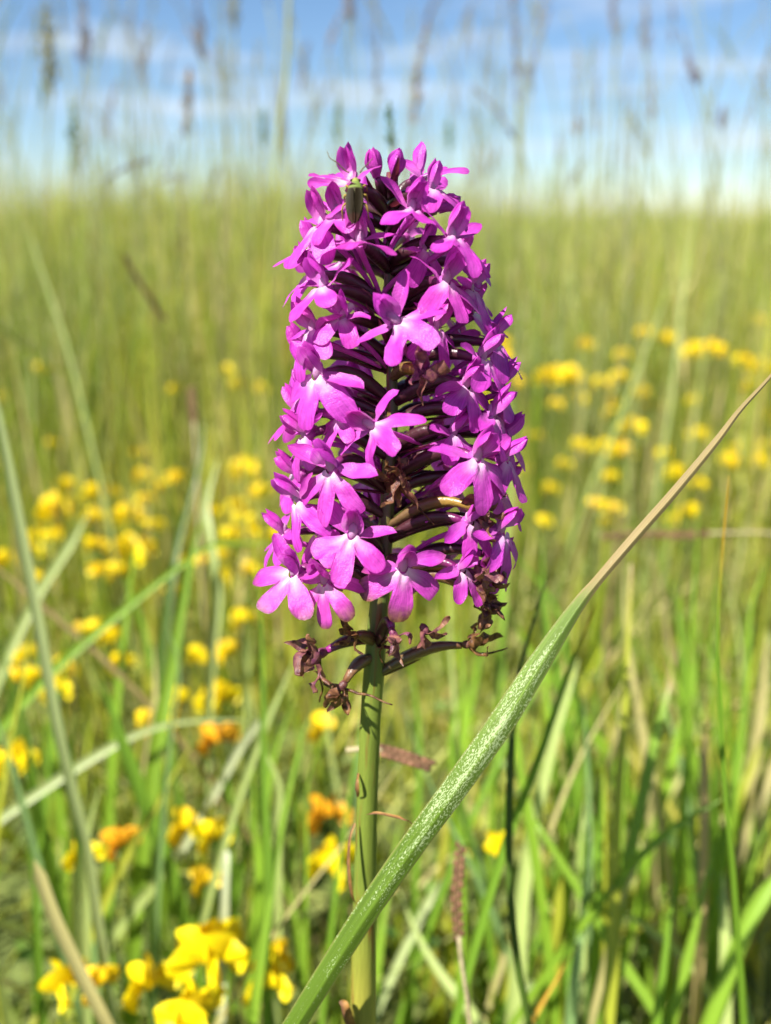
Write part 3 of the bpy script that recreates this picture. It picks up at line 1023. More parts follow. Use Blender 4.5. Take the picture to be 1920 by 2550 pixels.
# dried sheath scraps on the stem
def scrap(pts, r0):
    P = catmull([unproj(*q) for q in pts], 14)
    mb = MB()
    mb.ribbon(P, [r0 * (0.5 + 0.8 * math.sin(math.pi * (i + 1) / 16)) for i in range(14)], lambda t: Vector((1, 0, math.sin(t * 5))), 0.5, 3,
              lambda t, x: (0.17 + .07 * x, 0.085 + .04 * x, 0.03, 1))
    mb.build('dry_sheath', M_DRY, orchid, BASE)
scrap([(912, 2028, .139), (935, 2024, .138), (975, 2032, .137), (1015, 2042, .137), (1026, 2050, .137)], 0.00045)
scrap([(884, 2050, .1435), (870, 2090, .1425), (868, 2160, .1425), (876, 2230, .1435), (884, 2250, .1475)], 0.0005)
scrap([(892, 1925, .1425), (888, 1945, .141), (890, 1970, .141), (890, 1985, .143)], 0.0006)
scrap([(850, 2490, .151), (858, 2510, .150), (872, 2555, .151), (884, 2600, .153)], 0.0016)

# ------------------------------------------------------------------ the bug on the top flower
def make_bug():
    c = unproj(884, 497, 0.1163)
    y = (UPV + RGT * 0.03 + FWD * 0.14).normalized()
    z = (-FWD + UPV * 0.1 - RGT * 0.1).normalized()
    M = frame(c, y, z)
    root = empty('plant_bug', M @ Vector((0, -3.2 * mm, -0.6 * mm)))
    tag(root, 'small brown and green plant bug clinging to the topmost magenta flowers', 'insect')
    base = root.location
    # stations from tail (-) to head (+): pos, half width, half height
    st = [(-3.5, .35, .18), (-3.2, .75, .35), (-2.6, 1.0, .5), (-1.8, 1.22, .62), (-0.8, 1.30, .70), (0.2, 1.28, .75), (1.0, 1.22, .80), (1.45, 1.16, .82), (1.6, 1.12, .80),
          (2.1, 0.98, .76), (2.5, 0.74, .66), (2.62, .62, .58), (2.9, .60, .55), (3.15, .45, .42), (3.35, .16, .18)]
    def colr(p, a):
        top = math.sin(a)
        if p > 2.58: return (0.15, 0.17, 0.04, 1)
        if p > 1.52: return (0.095, 0.13, 0.03, 1) if top > -.2 else (0.2, 0.2, 0.05, 1)
        if p < -2.4: return (0.025, 0.012, 0.007, 1)
        mid = abs(math.cos(a))
        if p > 0.9 and mid < .5: return (0.035, 0.03, 0.01, 1)
        if mid > .72: return (0.02, 0.016, 0.004, 1)
        return (0.014, 0.010, 0.003, 1) if mid > .3 else (0.045, 0.035, 0.012, 1)
    mb = MB()
    n = 16
    v, f, cc = [], [], []
    for (p, w, h) in st:
        for k in range(n):
            a = 2 * math.pi * k / n
            v.append(M @ (Vector((w * math.cos(a), p, h * math.sin(a))) * mm))
            cc.append(colr(p, a))
    for i in range(len(st) - 1):
        for k in range(n):
            k2 = (k + 1) % n
            f.append((i * n + k, i * n + k2, (i + 1) * n + k2, (i + 1) * n + k))
    f.append(tuple(range(n - 1, -1, -1)))
    f.append(tuple((len(st) - 1) * n + k for k in range(n)))
    mb.add(v, f, cc)
    for q in (-1, 1):
        mb.blob(M @ Matrix.Translation((0.56 * q * mm, 2.85 * mm, 0.2 * mm)), .22 * mm, .26 * mm, .26 * mm, 8, 6, (0.02, 0.012, 0.01, 1))
    mb.build('body', M_BUG, root, base)
    for q in (-1, 1):                       # folded forewings
        mb = MB()
        pts = [M @ (Vector(p) * mm) for p in ((0.50 * q, 1.35, .80), (0.62 * q, .4, .82), (0.60 * q, -.8, .78), (0.42 * q, -2.0, .66), (0.22 * q, -3.0, .48), (0.10 * q, -3.85, .30))]
        mb.ribbon(catmull(pts, 12), [x * mm for x in (.7, 1.0, 1.2, 1.28, 1.3, 1.3, 1.28, 1.2, 1.1, .95, .75, .3)], (M.to_3x3() @ Vector((1, 0, -0.35 * q))), -0.18, 5,
                  lambda t, x: (0.026, 0.020, 0.004, 1) if t < .62 and x * q > .55 else ((0.009, 0.006, 0.002, 1) if t < .66 else (0.022, 0.008, 0.005, 1)))
        mb.build('forewing', M_BUG, root, base)
    ant = [[(869, 430, .1168), (858, 423, .1168), (838, 404, .1163), (822, 394, .1163), (815, 378, .1168)], [(896, 430, .1168), (905, 418, .1168), (916, 408, .1163), (928, 394, .1168)]]
    for a in ant:
        mb = MB()
        mb.tube(catmull([unproj(*q) for q in a], 14), [0.11 * mm * (1 - .5 * i / 13) for i in range(14)], 5, (0.09, 0.07, 0.03, 1))
        mb.build('antenna', M_BUG, root, base)
    for q in (-1, 1):
        for (y0, y1, k) in ((1.9, 2.6, 1.0), (0.9, 0.5, 1.15), (-.1, -1.9, 1.3)):
            mb = MB()
            pts = [Vector((0.8 * q, y0, -.3)), Vector((1.35 * q * k, (y0 + y1) / 2, -.1)), Vector((1.45 * q * k, y1, -.9)), Vector((1.5 * q * k, y1 - .4, -1.7))]
            mb.tube([M @ (p * mm) for p in catmull(pts, 10)], [x * mm for x in (.18, .18, .17, .15, .13, .12, .1, .1, .09, .08)], 5, (0.22, 0.15, 0.03, 1))
            mb.build('leg', M_BUG, root, base)
make_bug()

# ------------------------------------------------------------------ the broad leaf crossing the stem
def make_broad_leaf():
    tr = [(1985, 850, 4, .1290), (1920, 936, 9, .1285), (1842, 1022, 14, .128), (1783, 1100, 20, .1275), (1682, 1222, 25, .127), (1590, 1327, 27, .1265), (1489, 1445, 26, .1265), (1430, 1520, 38, .127),
          (1333, 1667, 62, .128), (1251, 1796, 71, .129), (1160, 1925, 70, .1305), (1069, 2049, 67, .132), (985, 2165, 66, .134), (880, 2320, 63, .136), (735, 2550, 58, .140), (560, 2830, 56, .150)]
    P = [unproj(a, b, d) for a, b, w, d in tr]
    W = [w * d / FPX * 0.93 for a, b, w, d in tr]
    d = (P[-1] - P[-2]).normalized()
    while P[-1].z > 0.004:
        d = (d + Vector((0, 0.12, -0.22))).normalized()
        P.append(P[-1] + d * 0.03)
        W.append(W[-1])
    n = 90
    C = catmull(P, n)
    m = len(P) - 1
    Ws = [float(np.interp(i / (n - 1) * m, range(len(W)), W)) for i in range(n)]
    v, f, c, u = [], [], [], []
    ln = 0
    nc = 13
    for i, p in enumerate(C):
        k = i / (n - 1) * m
        t = (C[min(i + 1, n - 1)] - C[max(0, i - 1)]).normalized()
        view = (CAM - p).normalized()
        sd = t.cross(view).normalized()                       # towards lower right while t runs down the blade
        nr = sd.cross(t)
        if nr.dot(view) < 0: nr = -nr
        if i: ln += (p - C[i - 1]).length
        straw = 1 - smooth(5.0, 7.8, k)
        fold = 0.30 + 0.75 * straw
        keel = 0.22
        for j in range(nc):
            x = 2 * j / (nc - 1) - 1
            hh = -(x + keel) * fold * 0.45 if x > -keel else (x + keel) * (fold * 0.5 + 0.55)
            pos = p + sd * (x * Ws[i] / 2) + nr * (Ws[i] / 2) * (hh + 0.12 * (1 - x * x))
            v.append(pos)
            gr = Vector((0.075, 0.13, 0.012)).lerp(Vector((0.105, 0.165, 0.028)), smooth(11, 8.2, k) if k < 11 else 0)
            st = Vector((0.23, 0.175, 0.075))
            mixs = smooth(0.12, 0.85, straw + (0.22 if abs(x) > .72 else 0) * smooth(9.5, 6.5, k))
            cl = gr.lerp(st, min(1, mixs))
            if abs(x + keel) < 0.10: cl = cl * 1.35
            if x > 0.85 or x < -0.85: cl = cl.lerp(Vector((0.30, 0.22, 0.10)), 0.35)
            spk = smooth(6.6, 8.2, k) * (1 - smooth(10.0, 13.5, k)) * (1 - 0.55 * abs(x)) if k < 20 else 0
            c.append((cl.x, cl.y, cl.z, spk + 0.15 * smooth(8, 10, k) * (1 - smooth(13, 15, k))))
            u.append((x, ln))
    for i in range(n - 1):
        for j in range(nc - 1):
            a = i * nc + j
            f.append((a, a + 1, a + nc + 1, a + nc))
    mb = MB()
    mb.add(v, f, c, u)
    base = Vector((P[-1].x, P[-1].y, 0))
    o = mb.build('broad_grass_leaf', M_LEAF, None, base, base)
    tag(o, 'broad green leaf blade with silvery specks and a straw-dry tip crossing the orchid stem', 'leaf')
make_broad_leaf()

# ------------------------------------------------------------------ single grass blades one can pick out
CK = {'green': (0.115, 0.215, 0.018), 'bright': (0.16, 0.27, 0.022), 'dark': (0.07, 0.125, 0.018), 'pale': (0.28, 0.34, 0.11), 'grey': (0.28, 0.33, 0.14), 'straw': (0.35, 0.31, 0.13),
      'white': (0.37, 0.40, 0.24), 'tan': (0.32, 0.24, 0.11), 'yellow': (0.25, 0.27, 0.025), 'orange': (0.42, 0.24, 0.03), 'blue': (0.15, 0.24, 0.085), 'brown': (0.11, 0.06, 0.035)}
def blade(label, key, pts, w, d0, d1, tip=None, fold=0.35, turn=0.0, root=True, round_=False, tipkey=None, name='grass_leaf'):
    """pts run from tip to root in photo pixels, w = width in pixels there, depth goes d0 -> d1"""
    rg = random.Random(hash(label) & 0 | int(pts[0][0] * 3 + pts[0][1]))
    m = len(pts) - 1
    P = [unproj(q[0], q[1], d0 + (d1 - d0) * i / m) for i, q in enumerate(pts)]
    wm = w * (d0 + d1) / 2 / FPX
    if root:
        dd = (P[-1] - P[-2]).normalized()
        g = 0
        while P[-1].z > 0.003 and g < 40:
            dd = (dd + Vector((0, 0.02, -0.18))).normalized()
            P.append(P[-1] + dd * 0.03)
            g += 1
    n = 30
    C = catmull(P, n)
    rt = D2R(turn)
    a = Vector(C[n // 3])
    view = (CAM - a).normalized()
    T = (C[-1] - C[0]).normalized()
    sd = T.cross(view).normalized()
    sd = sd * math.cos(rt) + view * math.sin(rt)
    k = Vector(CK[key])
    tk = Vector(CK[tipkey]) if tipkey else k
    j1 = rg.uniform(.9, 1.1)
    def colr(t, x):
        q = k.lerp(tk, 1 - smooth(0.03, 0.16, t)) * j1 * (1.25 if abs(x) < .1 else 1.0)
        return (q.x, q.y, q.z, 1)
    tp = tip if tip is not None else 0.3
    ws = [wm * min(1, 0.06 + (i / (n * tp)) ** 0.8) if tp > 0 else wm for i in range(n)]
    mb = MB()
    if round_: mb.tube(C, [q / 2 for q in ws], 7, lambda t, x: colr(t, 1))
    else: mb.ribbon(C, ws, sd, fold, 5, colr)
    base = Vector((C[-1].x, C[-1].y, max(0, C[-1].z)))
    o = mb.build(name, M_BLADE, None, base, base)
    tag(o, label, 'grass leaf', kind='thing')
    return o

blade('long narrow pale blade slanting across the yellow trefoil drift', 'grey', [(-60, 800), (0, 1050), (45, 1290), (90, 1520), (139, 1792), (168, 1918), (197, 2036), (218, 2120), (236, 2246)], 27, .24, .27, tip=.15)
blade('stiff straw-yellow stalk with a cut end among the lowest trefoils', 'straw', [(84, 2140), (130, 2270), (180, 2380), (240, 2500), (275, 2570)], 31, .23, .235, tip=0.02)
blade('thin arched grey-green blade bending over sideways beside the orchid stem', 'grey', [(640, 1794), (500, 1794), (400, 1808), (310, 1842), (200, 1905), (100, 1970), (0, 2040), (-120, 2140)], 24, .33, .30, tip=.3)
blade('green blade leaning down from the arched grey blade', 'green', [(252, 1690), (294, 1818), (328, 1910), (357, 1994), (399, 2099), (437, 2204), (462, 2310)], 36, .29, .30, tip=.2)
blade('pale dry stalk slanting behind two trefoil heads', 'white', [(645, 1794), (600, 1860), (525, 1994), (428, 2162)], 21, .30, .33, tip=.05, root=False)
blade('wide pale dry blade continuing the slanted stalk down to the soil', 'pale', [(408, 2176), (360, 2230), (310, 2290), (265, 2355)], 33, .31, .33, tip=.1)
blade('upright whitish stalk behind the biggest trefoil head', 'white', [(562, 2110), (561, 2180), (556, 2350), (553, 2456), (550, 2560)], 21, .285, .27, tip=.04)
blade('yellow-green blade slanting up between the trefoils', 'yellow', [(496, 1826), (430, 1930), (378, 2028), (311, 2137), (252, 2267), (214, 2364)], 23, .29, .28, tip=.35)
blade('slim upright green blade close beside the orchid stem', 'green', [(640, 1400), (652, 1600), (655, 1800), (657, 1950), (666, 2162), (664, 2330)], 24, .26, .26, tip=.4)
blade('yellow-green blade fanning out from the slim upright one', 'bright', [(770, 1780), (745, 1860), (715, 1990), (690, 2110), (672, 2220)], 27, .27, .26, tip=.5)
blade('bright green blade crossing level above the small trefoil pairs', 'bright', [(720, 1350), (620, 1352), (525, 1358), (445, 1411), (340, 1492), (235, 1579), (139, 1663)], 26, .36, .33, tip=.5)
blade('crooked pale stalk kinked beside the crossing green blade', 'pale', [(545, 1140), (512, 1255), (521, 1335), (542, 1478), (529, 1612)], 23, .42, .40, tip=.15)
blade('dark green blade behind the crooked pale stalk', 'dark', [(508, 1050), (500, 1121), (475, 1226), (441, 1352), (425, 1450)], 24, .40, .38, tip=.4)
blade('broad bright green blade below the crossing blade', 'bright', [(500, 1290), (475, 1394), (445, 1562), (420, 1700), (400, 1800)], 40, .34, .33, tip=.4)
blade('short pale blade under the elongated trefoil cluster', 'pale', [(222, 1275), (170, 1360), (126, 1428), (88, 1490)], 26, .40, .38, tip=.1)
blade('thin tan stem slanting downhill through the trefoils', 'tan', [(-40, 1385), (97, 1503), (202, 1592), (319, 1701)], 13, .32, .34, tip=.1)
blade('pale bent blade tip over the tall grass', 'pale', [(-30, 780), (50, 850), (100, 895), (180, 935)], 20, .55, .6, tip=.1, root=False, turn=-60)
blade('very long pale stem leaning over the tall grass', 'pale', [(70, 560), (84, 621), (139, 780), (185, 936), (235, 1146), (260, 1260)], 10, .55, .55, tip=.2)
blade('dark slender stick tilted in the tall grass', 'brown', [(305, 630), (340, 690), (378, 751), (412, 797)], 13, .48, .50, tip=.1, root=False)
blade('pair-leaf green blade standing over the lowest trefoils', 'green', [(60, 1980), (72, 2100), (88, 2230), (92, 2340)], 22, .30, .30, tip=.4)
# beyond the leaf tip side
blade('slender speckled green blade with a rusty needle tip', 'green', [(1815, 1184), (1800, 1360), (1787, 1583), (1793, 1750), (1808, 1994), (1825, 2162), (1837, 2330), (1850, 2500)], 24, .165, .20, tip=.75, tipkey='orange')
blade('dark round rush stem passing behind the broad leaf', 'dark', [(1369, 1419), (1329, 1545), (1290, 1690), (1277, 1800), (1268, 1994), (1270, 2225), (1291, 2414), (1312, 2520)], 20, .19, .20, tip=.3, round_=True)
blade('green blade with an orange-tinged tip beside the rush stem', 'green', [(1487, 1495), (1459, 1570), (1417, 1667), (1363, 1826), (1317, 1952), (1275, 2057), (1220, 2225), (1150, 2480)], 24, .20, .22, tip=.4, tipkey='orange')
blade('wide pale blade standing behind the orange-tinged blade', 'pale', [(1440, 1640), (1417, 1720), (1380, 1838), (1329, 2057), (1300, 2246), (1290, 2420)], 44, .29, .29, tip=.55)
blade('tall yellowish blade with a rust-orange edge', 'yellow', [(1572, 1400), (1569, 1461), (1556, 1750), (1544, 1910), (1531, 2120), (1531, 2288), (1514, 2540)], 33, .26, .25, tip=.5, tipkey='tan')
blade('green blade with a pinkish-tan sheath top', 'bright', [(1672, 1690), (1661, 1725), (1632, 1839), (1598, 1994), (1556, 2183), (1535, 2300)], 30, .28, .27, tip=.25, tipkey='tan')
blade('blue-green blunt-tipped blade in the low grass', 'blue', [(1468, 2045), (1455, 2246), (1434, 2414), (1422, 2550)], 31, .26, .26, tip=.35)
blade('green blade fallen slantwise across the tall yellowish blade', 'bright', [(1330, 2040), (1346, 2066), (1455, 2238), (1548, 2393), (1632, 2519)], 28, .27, .25, tip=.3)
blade('short green blade tilted against the speckled blade', 'bright', [(1800, 1988), (1690, 2053), (1611, 2116), (1560, 2170)], 20, .24, .25, tip=.15)
blade('tan dead leaf sheath standing beside the speckled blade', 'tan', [(1754, 1809), (1754, 1920), (1754, 2036), (1752, 2162)], 24, .27, .27, tip=.1)
blade('green blade leaning towards the base of the speckled blade', 'bright', [(1790, 2070), (1745, 2246), (1716, 2372), (1682, 2500)], 30, .25, .25, tip=.35)
blade('pale yellow straw stalk standing at the foot of the speckled blade', 'pale', [(1800, 2170), (1805, 2300), (1808, 2550)], 30, .27, .26, tip=.25)
blade('small upright green blade between two leaning green ones', 'green', [(1684, 2170), (1665, 2309), (1644, 2477)], 26, .24, .24, tip=.4)
blade('thin orange dying blade low in the grass', 'orange', [(1440, 2350), (1380, 2448), (1325, 2545)], 13, .23, .23, tip=.3)
blade('broad green blade leaning over the pale yellow straw stalk', 'bright', [(1960, 2150), (1890, 2250), (1845, 2340), (1800, 2460)], 38, .26, .26, tip=.1)
blade('pale arched dead blade lying on the low grass', 'pale', [(1540, 2270), (1581, 2288), (1640, 2330), (1707, 2385), (1740, 2430)], 21, .28, .28, tip=.2)
blade('tall pale green stem rising through the far trefoil drift', 'pale', [(1735, 480), (1720, 600), (1703, 705), (1682, 894), (1661, 1062), (1640, 1188)], 9, .60, .62, tip=.2)
blade('thin pale stem crossing the far trefoil drift aslant', 'pale', [(1670, 690), (1657, 739), (1598, 894), (1539, 1054), (1500, 1140)], 8, .60, .62, tip=.3)
blade('pale upright stem just behind the lower flowers', 'bright', [(1275, 980), (1270, 1180), (1258, 1400), (1250, 1600), (1240, 1800)], 22, .40, .38, tip=.4)
blade('short pale blade pointing up under the withered flowers', 'pale', [(735, 1640), (712, 1690), (690, 1740), (668, 1790)], 20, .28, .28, tip=.4)
blade('green blade crossing low behind the orchid foot', 'pale', [(990, 2210), (1040, 2330), (1100, 2430), (1180, 2530)], 26, .30, .28, tip=.3)
blade('whitish dead blade pair leaning behind the orchid foot', 'grey', [(1180, 2020), (1130, 2150), (1060, 2260), (1000, 2380)], 22, .32, .31, tip=.3)
blade('dull green stalk hanging over the drooping seed spike', 'blue', [(1138, 1985), (1150, 2020), (1172, 2090), (1200, 2170)], 20, .30, .32, tip=.2)
blade('low green blade fanning out of the short grass', 'bright', [(1000, 2040), (980, 2140), (955, 2260), (940, 2380)], 26, .34, .33, tip=.5)
blade('thin bowed green blade behind the speckled leaf foot', 'green', [(1000, 1580), (1030, 1700), (1045, 1850), (1040, 2000)], 17, .32, .32, tip=.4)
blade('tall olive culm standing up against the sky', 'yellow', [(725, -60), (718, 30), (715, 173), (700, 280), (692, 346), (684, 480), (672, 640), (664, 800)], 10, .55, .55, tip=.05, round_=True)

# fill-in blades at middle distance, shared descriptions where only place tells them apart
BMARK = [(1140, 2230, 'the drooping seed spike'), (1275, 2000, 'the dark rush stem'), (1530, 2100, 'the tall rust-edged blade'), (1810, 2000, 'the speckled needle-tipped blade'), (1810, 2400, 'the pale yellow straw stalk'),
         (1460, 2400, 'the blue-green blunt blade'), (1690, 1700, 'the tan-sheathed blade'), (1330, 1620, 'the broad leaf'), (480, 1800, 'the arched grey blade'), (520, 2350, 'the biggest trefoil head'), (150, 1900, 'the long pale blade'),
         (660, 1950, 'the slim upright blade by the orchid'), (300, 1600, 'the thin tan slanting stem')]
rg = random.Random(5)
for i in range(105):
    px = rg.uniform(1100, 1900) if i % 5 < 3 else rg.uniform(0, 900)
    py = rg.uniform(1500, 2350)
    d = rg.uniform(.26, .42)
    ln = rg.uniform(220, 520)
    sl = rg.gauss(0, .22)
    bw = rg.gauss(0, 40)
    key = rg.choice(['green', 'bright', 'bright', 'pale', 'yellow', 'green', 'blue', 'straw'])
    o = blade('x', key, [(px + sl * ln + bw, py - ln * .5), (px + sl * ln * .5, py), (px, py + ln * .5)], rg.uniform(14, 30), d, d, tip=rg.uniform(.2, .6), turn=rg.uniform(-40, 40))
    kn = {'green': 'mid-green', 'bright': 'bright green', 'pale': 'pale green', 'yellow': 'yellow-green', 'blue': 'blue-green', 'straw': 'straw-coloured'}[key]
    side = by(px, py, BMARK)
    o['label'] = 'blurred %s %s blade in the sward near %s' % ('leaning' if abs(sl) > .2 else 'upright', kn, side)
    o['group'] = '%s %s blades near %s' % ('leaning' if abs(sl) > .2 else 'upright', kn, side)

# ------------------------------------------------------------------ brown seed spikes near the orchid
def seed_spike(label, path, w, d, key='brown', stalk=None, n=22, cat='seed spike', rooted=True):
    P = catmull([unproj(a, b, d) for a, b in path], n)
    foot = unproj(*stalk[-1], d) if stalk else P[0]
    S = [unproj(a, b, d) for a, b in stalk] if stalk else []
    g = 0
    if S and rooted:
        dd = (S[-1] - S[-2]).normalized() if len(S) > 1 else Vector((0, 0, -1))
        while S[-1].z > 0.003 and g < 40:
            dd = (dd + Vector((0, 0, -0.5))).normalized()
            S.append(S[-1] + dd * 0.02); g += 1
    base = Vector(S[-1]) if S else Vector(P[0])
    base.z = max(base.z, 0)
    root = empty('seed_spike', base)
    tag(root, label, cat)
    wm = w * d / FPX
    step = (P[-1] - P[0]).length / n
    for i, p in enumerate(P):
        t = (P[min(i + 1, n - 1)] - P[max(0, i - 1)]).normalized()
        vw = (CAM - p).normalized()
        sd = t.cross(vw).normalized()
        mb = MB()
        q = 1 if i % 2 else -1
        y = (t * 1.0 + sd * q * 0.50 + vw * 0.12).normalized()
        k = Vector((0.16, 0.082, 0.045)) * random.uniform(.6, 1.4)
        ev = 0.75 + 0.25 * math.sin(math.pi * (i + 1) / (n + 1))
        mb.blob(frame(p + sd * q * wm * 0.25 + vw * wm * .08 * (i % 2), sd, y), wm * .16 * ev, wm * .20 * ev, max(wm * .36, step * 0.95) * ev, 7, 6, (k.x, k.y, k.z, 1), shape=lambda u: 0.75 + 0.35 * (1 - u))
        mb.build('spikelet', M_SEED, root, base)
    mb = MB()
    mb.tube(P, wm * .13, 5, (0.16, 0.09, 0.05, 1))
    mb.build('rachis', M_SEED, root, base)
    if S:
        C = catmull(S, 24)
        mb = MB()
        mb.tube(C, wm * .16, 6, (0.33, 0.28, 0.16, 1))
        mb.build('stalk', M_DRY, root, base)
    return root
seed_spike('brown braided seed spike lying level behind the orchid stem', [(950, 1868), (990, 1880), (1030, 1893), (1074, 1908)], 40, .185, n=15, stalk=[(952, 1868), (925, 1866), (900, 1865), (862, 1868)], rooted=False)
seed_spike('brown braided seed spike hanging upright beside the broad leaf', [(1143, 2335), (1140, 2290), (1137, 2240), (1140, 2190), (1143, 2150), (1148, 2105)], 36, .195, stalk=[(1143, 2330), (1150, 2400), (1165, 2500)], n=21)
seed_spike('thin purplish grass head fallen flat across the green blades', [(1500, 1338), (1600, 1330), (1690, 1333), (1765, 1328)], 22, .34, stalk=[(1765, 1328), (1850, 1327), (1960, 1332), (2060, 1400)], n=26)
seed_spike('short rust-brown seed spike standing in the tall grass', [(483, 1050), (480, 1010), (476, 965)], 24, .45, stalk=[(483, 1050), (488, 1120), (492, 1250)], n=12)

# ------------------------------------------------------------------ yellow trefoils
def trefoil_meshes():
    """one pea flower, base at the origin, facing +Y, up +Z; three meshes shared by every head"""
    out = []
    for v in range(3):
        r = random.Random(v)
        c0 = [(0.72, 0.60, 0.004, 1), (0.72, 0.53, 0.004, 1), (0.64, 0.33, 0.012, 1)][v]
        c1 = (c0[0], c0[1] * .92, c0[2], 1)
        st = MB()
        st.petal(frame(Vector((0, 0.002, 0.001)), (0, -0.1 + 0.3 * r.random(), 1), (0, 1, 0)), 0.0115, 0.0155, 8, 7, roundp, -0.22, -0.5, 0, 0.0003, v, lambda t, q: c1)
        wl = []
        for q in (-1, 1):
            m = MB()
            m.petal(frame(Vector((0.0010 * q, 0.001, 0)), (0.28 * q, 1, 0.25), (-q, 0, .15)), 0.0120, 0.0115, 7, 7, roundp, 0.7, 0.55, 0, 0.0003, v + 5, lambda t, q: c0)
            wl.append(m)
        one = MB()
        for m in [st] + wl: one.add(m.v, m.f, m.c, m.u)
        out.append((st.mesh('standard', M_YELLOW), [m.mesh('wing', M_YELLOW) for m in wl], one.mesh('flower', M_YELLOW)))
    return out
TM = trefoil_meshes()

def trefoil(px, py, w, label=None, near=False, z=None, var=None, nfl=None, group=None):
    rg = random.Random(int(px * 11 + py * 17))
    zz = z if z is not None else (0.13 + rg.uniform(-.012, .012) + (0.09 * (1 - smooth(850, 1050, py)) if py < 1050 else 0))
    P, d = on_level(px, py, zz)
    wt = w * (1.15 if near else 1.2)
    wm = min(0.040, max(0.011, wt * d / FPX))
    n = nfl or max(1, min(6, int(round(wm / 0.0062))))
    s = min(1.4, max(0.6, wm / (0.0135 if n == 1 else (0.018 if n == 2 else 0.025))))
    base = Vector((P.x + rg.uniform(-.015, .015), P.y + rg.uniform(-.01, .02), 0))
    root = empty('trefoil', base)
    tag(root, label, 'flower', group)
    off = P - base
    mb = MB()
    mid = Vector((off.x * .35, off.y * .4, off.z * .55))
    mb.tube(catmull([Vector((0, 0, 0)), mid, off - Vector((0, 0, .012)), off - Vector((0, 0, .003))], 8), 0.0008, 5, (0.10, 0.16, 0.03, 1))
    mb.build('stalk', M_SEED, root)
    a0 = rg.uniform(-2.4, -0.7)
    for k in range(n):
        a = a0 + (2 * math.pi * k / max(n, 3)) + rg.uniform(-.3, .3)
        dr = Vector((math.cos(a), math.sin(a), rg.uniform(-.05, .35)))
        M = frame(off + Vector((dr.x, dr.y, 0)) * 0.0022 * s * (n > 1) + Vector((0, 0, -0.004 * s)), dr, Vector((0, 0, 1)))
        M = M @ Matrix.Scale(s * rg.uniform(.9, 1.1), 4)
        v = var if var is not None else (0 if rg.random() < .75 else 1)
        stn, wg, one = TM[v]
        f = bpy.data.objects.new('flower', stn if near else one)
        COL.objects.link(f)
        f.parent = root
        f.matrix_local = M
        if near:
            for q in wg:
                x = bpy.data.objects.new('wing', q)
                COL.objects.link(x)
                x.parent = f

NEAR = [(42, 1885, 95, 'large yellow trefoil head beside the long pale blade', 5, 0), (147, 1706, 62, 'yellow trefoil flower touching the long pale blade above the arched blade', 2, 0), (391, 1790, 92, 'row of orange-yellow trefoil flowers on top of the arched grey blade', 4, 1),
        (437, 1746, 50, 'pale yellow trefoil bud just above the arched blade row', 1, 0), (538, 1733, 92, 'bright rounded trefoil head above the tip of the arched blade', 4, 0),
        (534, 1832, 72, 'fading orange trefoil head under the arched blade', 2, 2), (206, 2120, 62, 'pair of small yellow trefoil flowers at the lower end of the long pale blade', 2, 0),
        (290, 2088, 72, 'orange trefoil head with a brown fading flower', 2, 2), (462, 2050, 50, 'orange-yellow trefoil flower crossed by the pale dry stalk', 1, 1), (527, 2072, 90, 'yellow trefoil head beside the upright whitish stalk top', 4, 0),
        (504, 2183, 72, 'yellow trefoil head seen edge-on beside the whitish stalk', 3, 1), (525, 2358, 165, 'biggest yellow trefoil head standing in front of the whitish stalk', 5, 0),
        (139, 2443, 85, 'yellow trefoil flower pair beside the cut straw stalk', 2, 0), (232, 2440, 95, 'yellow trefoil head crossed by the cut straw stalk', 3, 1), (361, 2435, 95, 'heart-shaped yellow trefoil flower beside the biggest head', 2, 0),
        (475, 2526, 150, 'yellow trefoil head low under the biggest one', 5, 0), (668, 2430, 125, 'domed yellow trefoil head under an orange-budded one', 3, 0), (690, 2370, 85, 'orange-yellow trefoil buds above the domed head', 3, 1),
        (828, 2140, 118, 'yellow trefoil head half hidden behind the orchid stem', 4, 0), (1231, 2109, 64, 'lone yellow trefoil flower beside the dark rush stem', 2, 0), (813, 2011, 78, 'fading orange trefoil head behind the orchid stem', 2, 2),
        (800, 1811, 34, 'tiny yellow trefoil bud close to the orchid stem', 1, 1)]
for (px, py, w, lb, n, v) in NEAR:
    trefoil(px, py, w, lb, True, None, v, n)

MIDL = [(353, 1125, 40), (609, 1163, 88), (353, 1180, 42), (433, 1188, 48), (168, 1207, 52), (239, 1222, 55), (286, 1222, 36), (397, 1211, 34), (651, 1222, 55), (139, 1260, 100), (235, 1285, 55), (315, 1279, 70), (359, 1243, 40),
        (382, 1306, 44), (536, 1268, 40), (592, 1255, 44), (609, 1281, 46), (580, 1327, 46), (630, 1318, 50), (92, 1327, 46), (145, 1329, 46), (75, 1362, 40), (231, 1352, 50), (323, 1365, 90), (239, 1421, 48), (286, 1421, 44), (97, 1436, 40),
        (458, 1400, 30), (504, 1394, 46), (542, 1384, 40), (559, 1432, 36), (622, 1411, 34), (422, 1470, 26), (605, 1537, 60), (197, 1566, 36), (231, 1562, 40), (277, 1583, 54), (298, 1646, 62), (76, 1621, 38), (44, 1638, 40), (34, 1684, 44),
        (80, 1680, 36), (155, 1660, 60), (492, 1625, 34), (513, 1642, 34), (546, 1629, 36), (563, 1613, 32), (13, 1390, 44), (105, 915, 40), (567, 921, 36), (588, 955, 38), (433, 968, 30), (647, 965, 34), (128, 1102, 30), (8, 990, 36), (690, 1330, 50), (715, 1345, 44)]
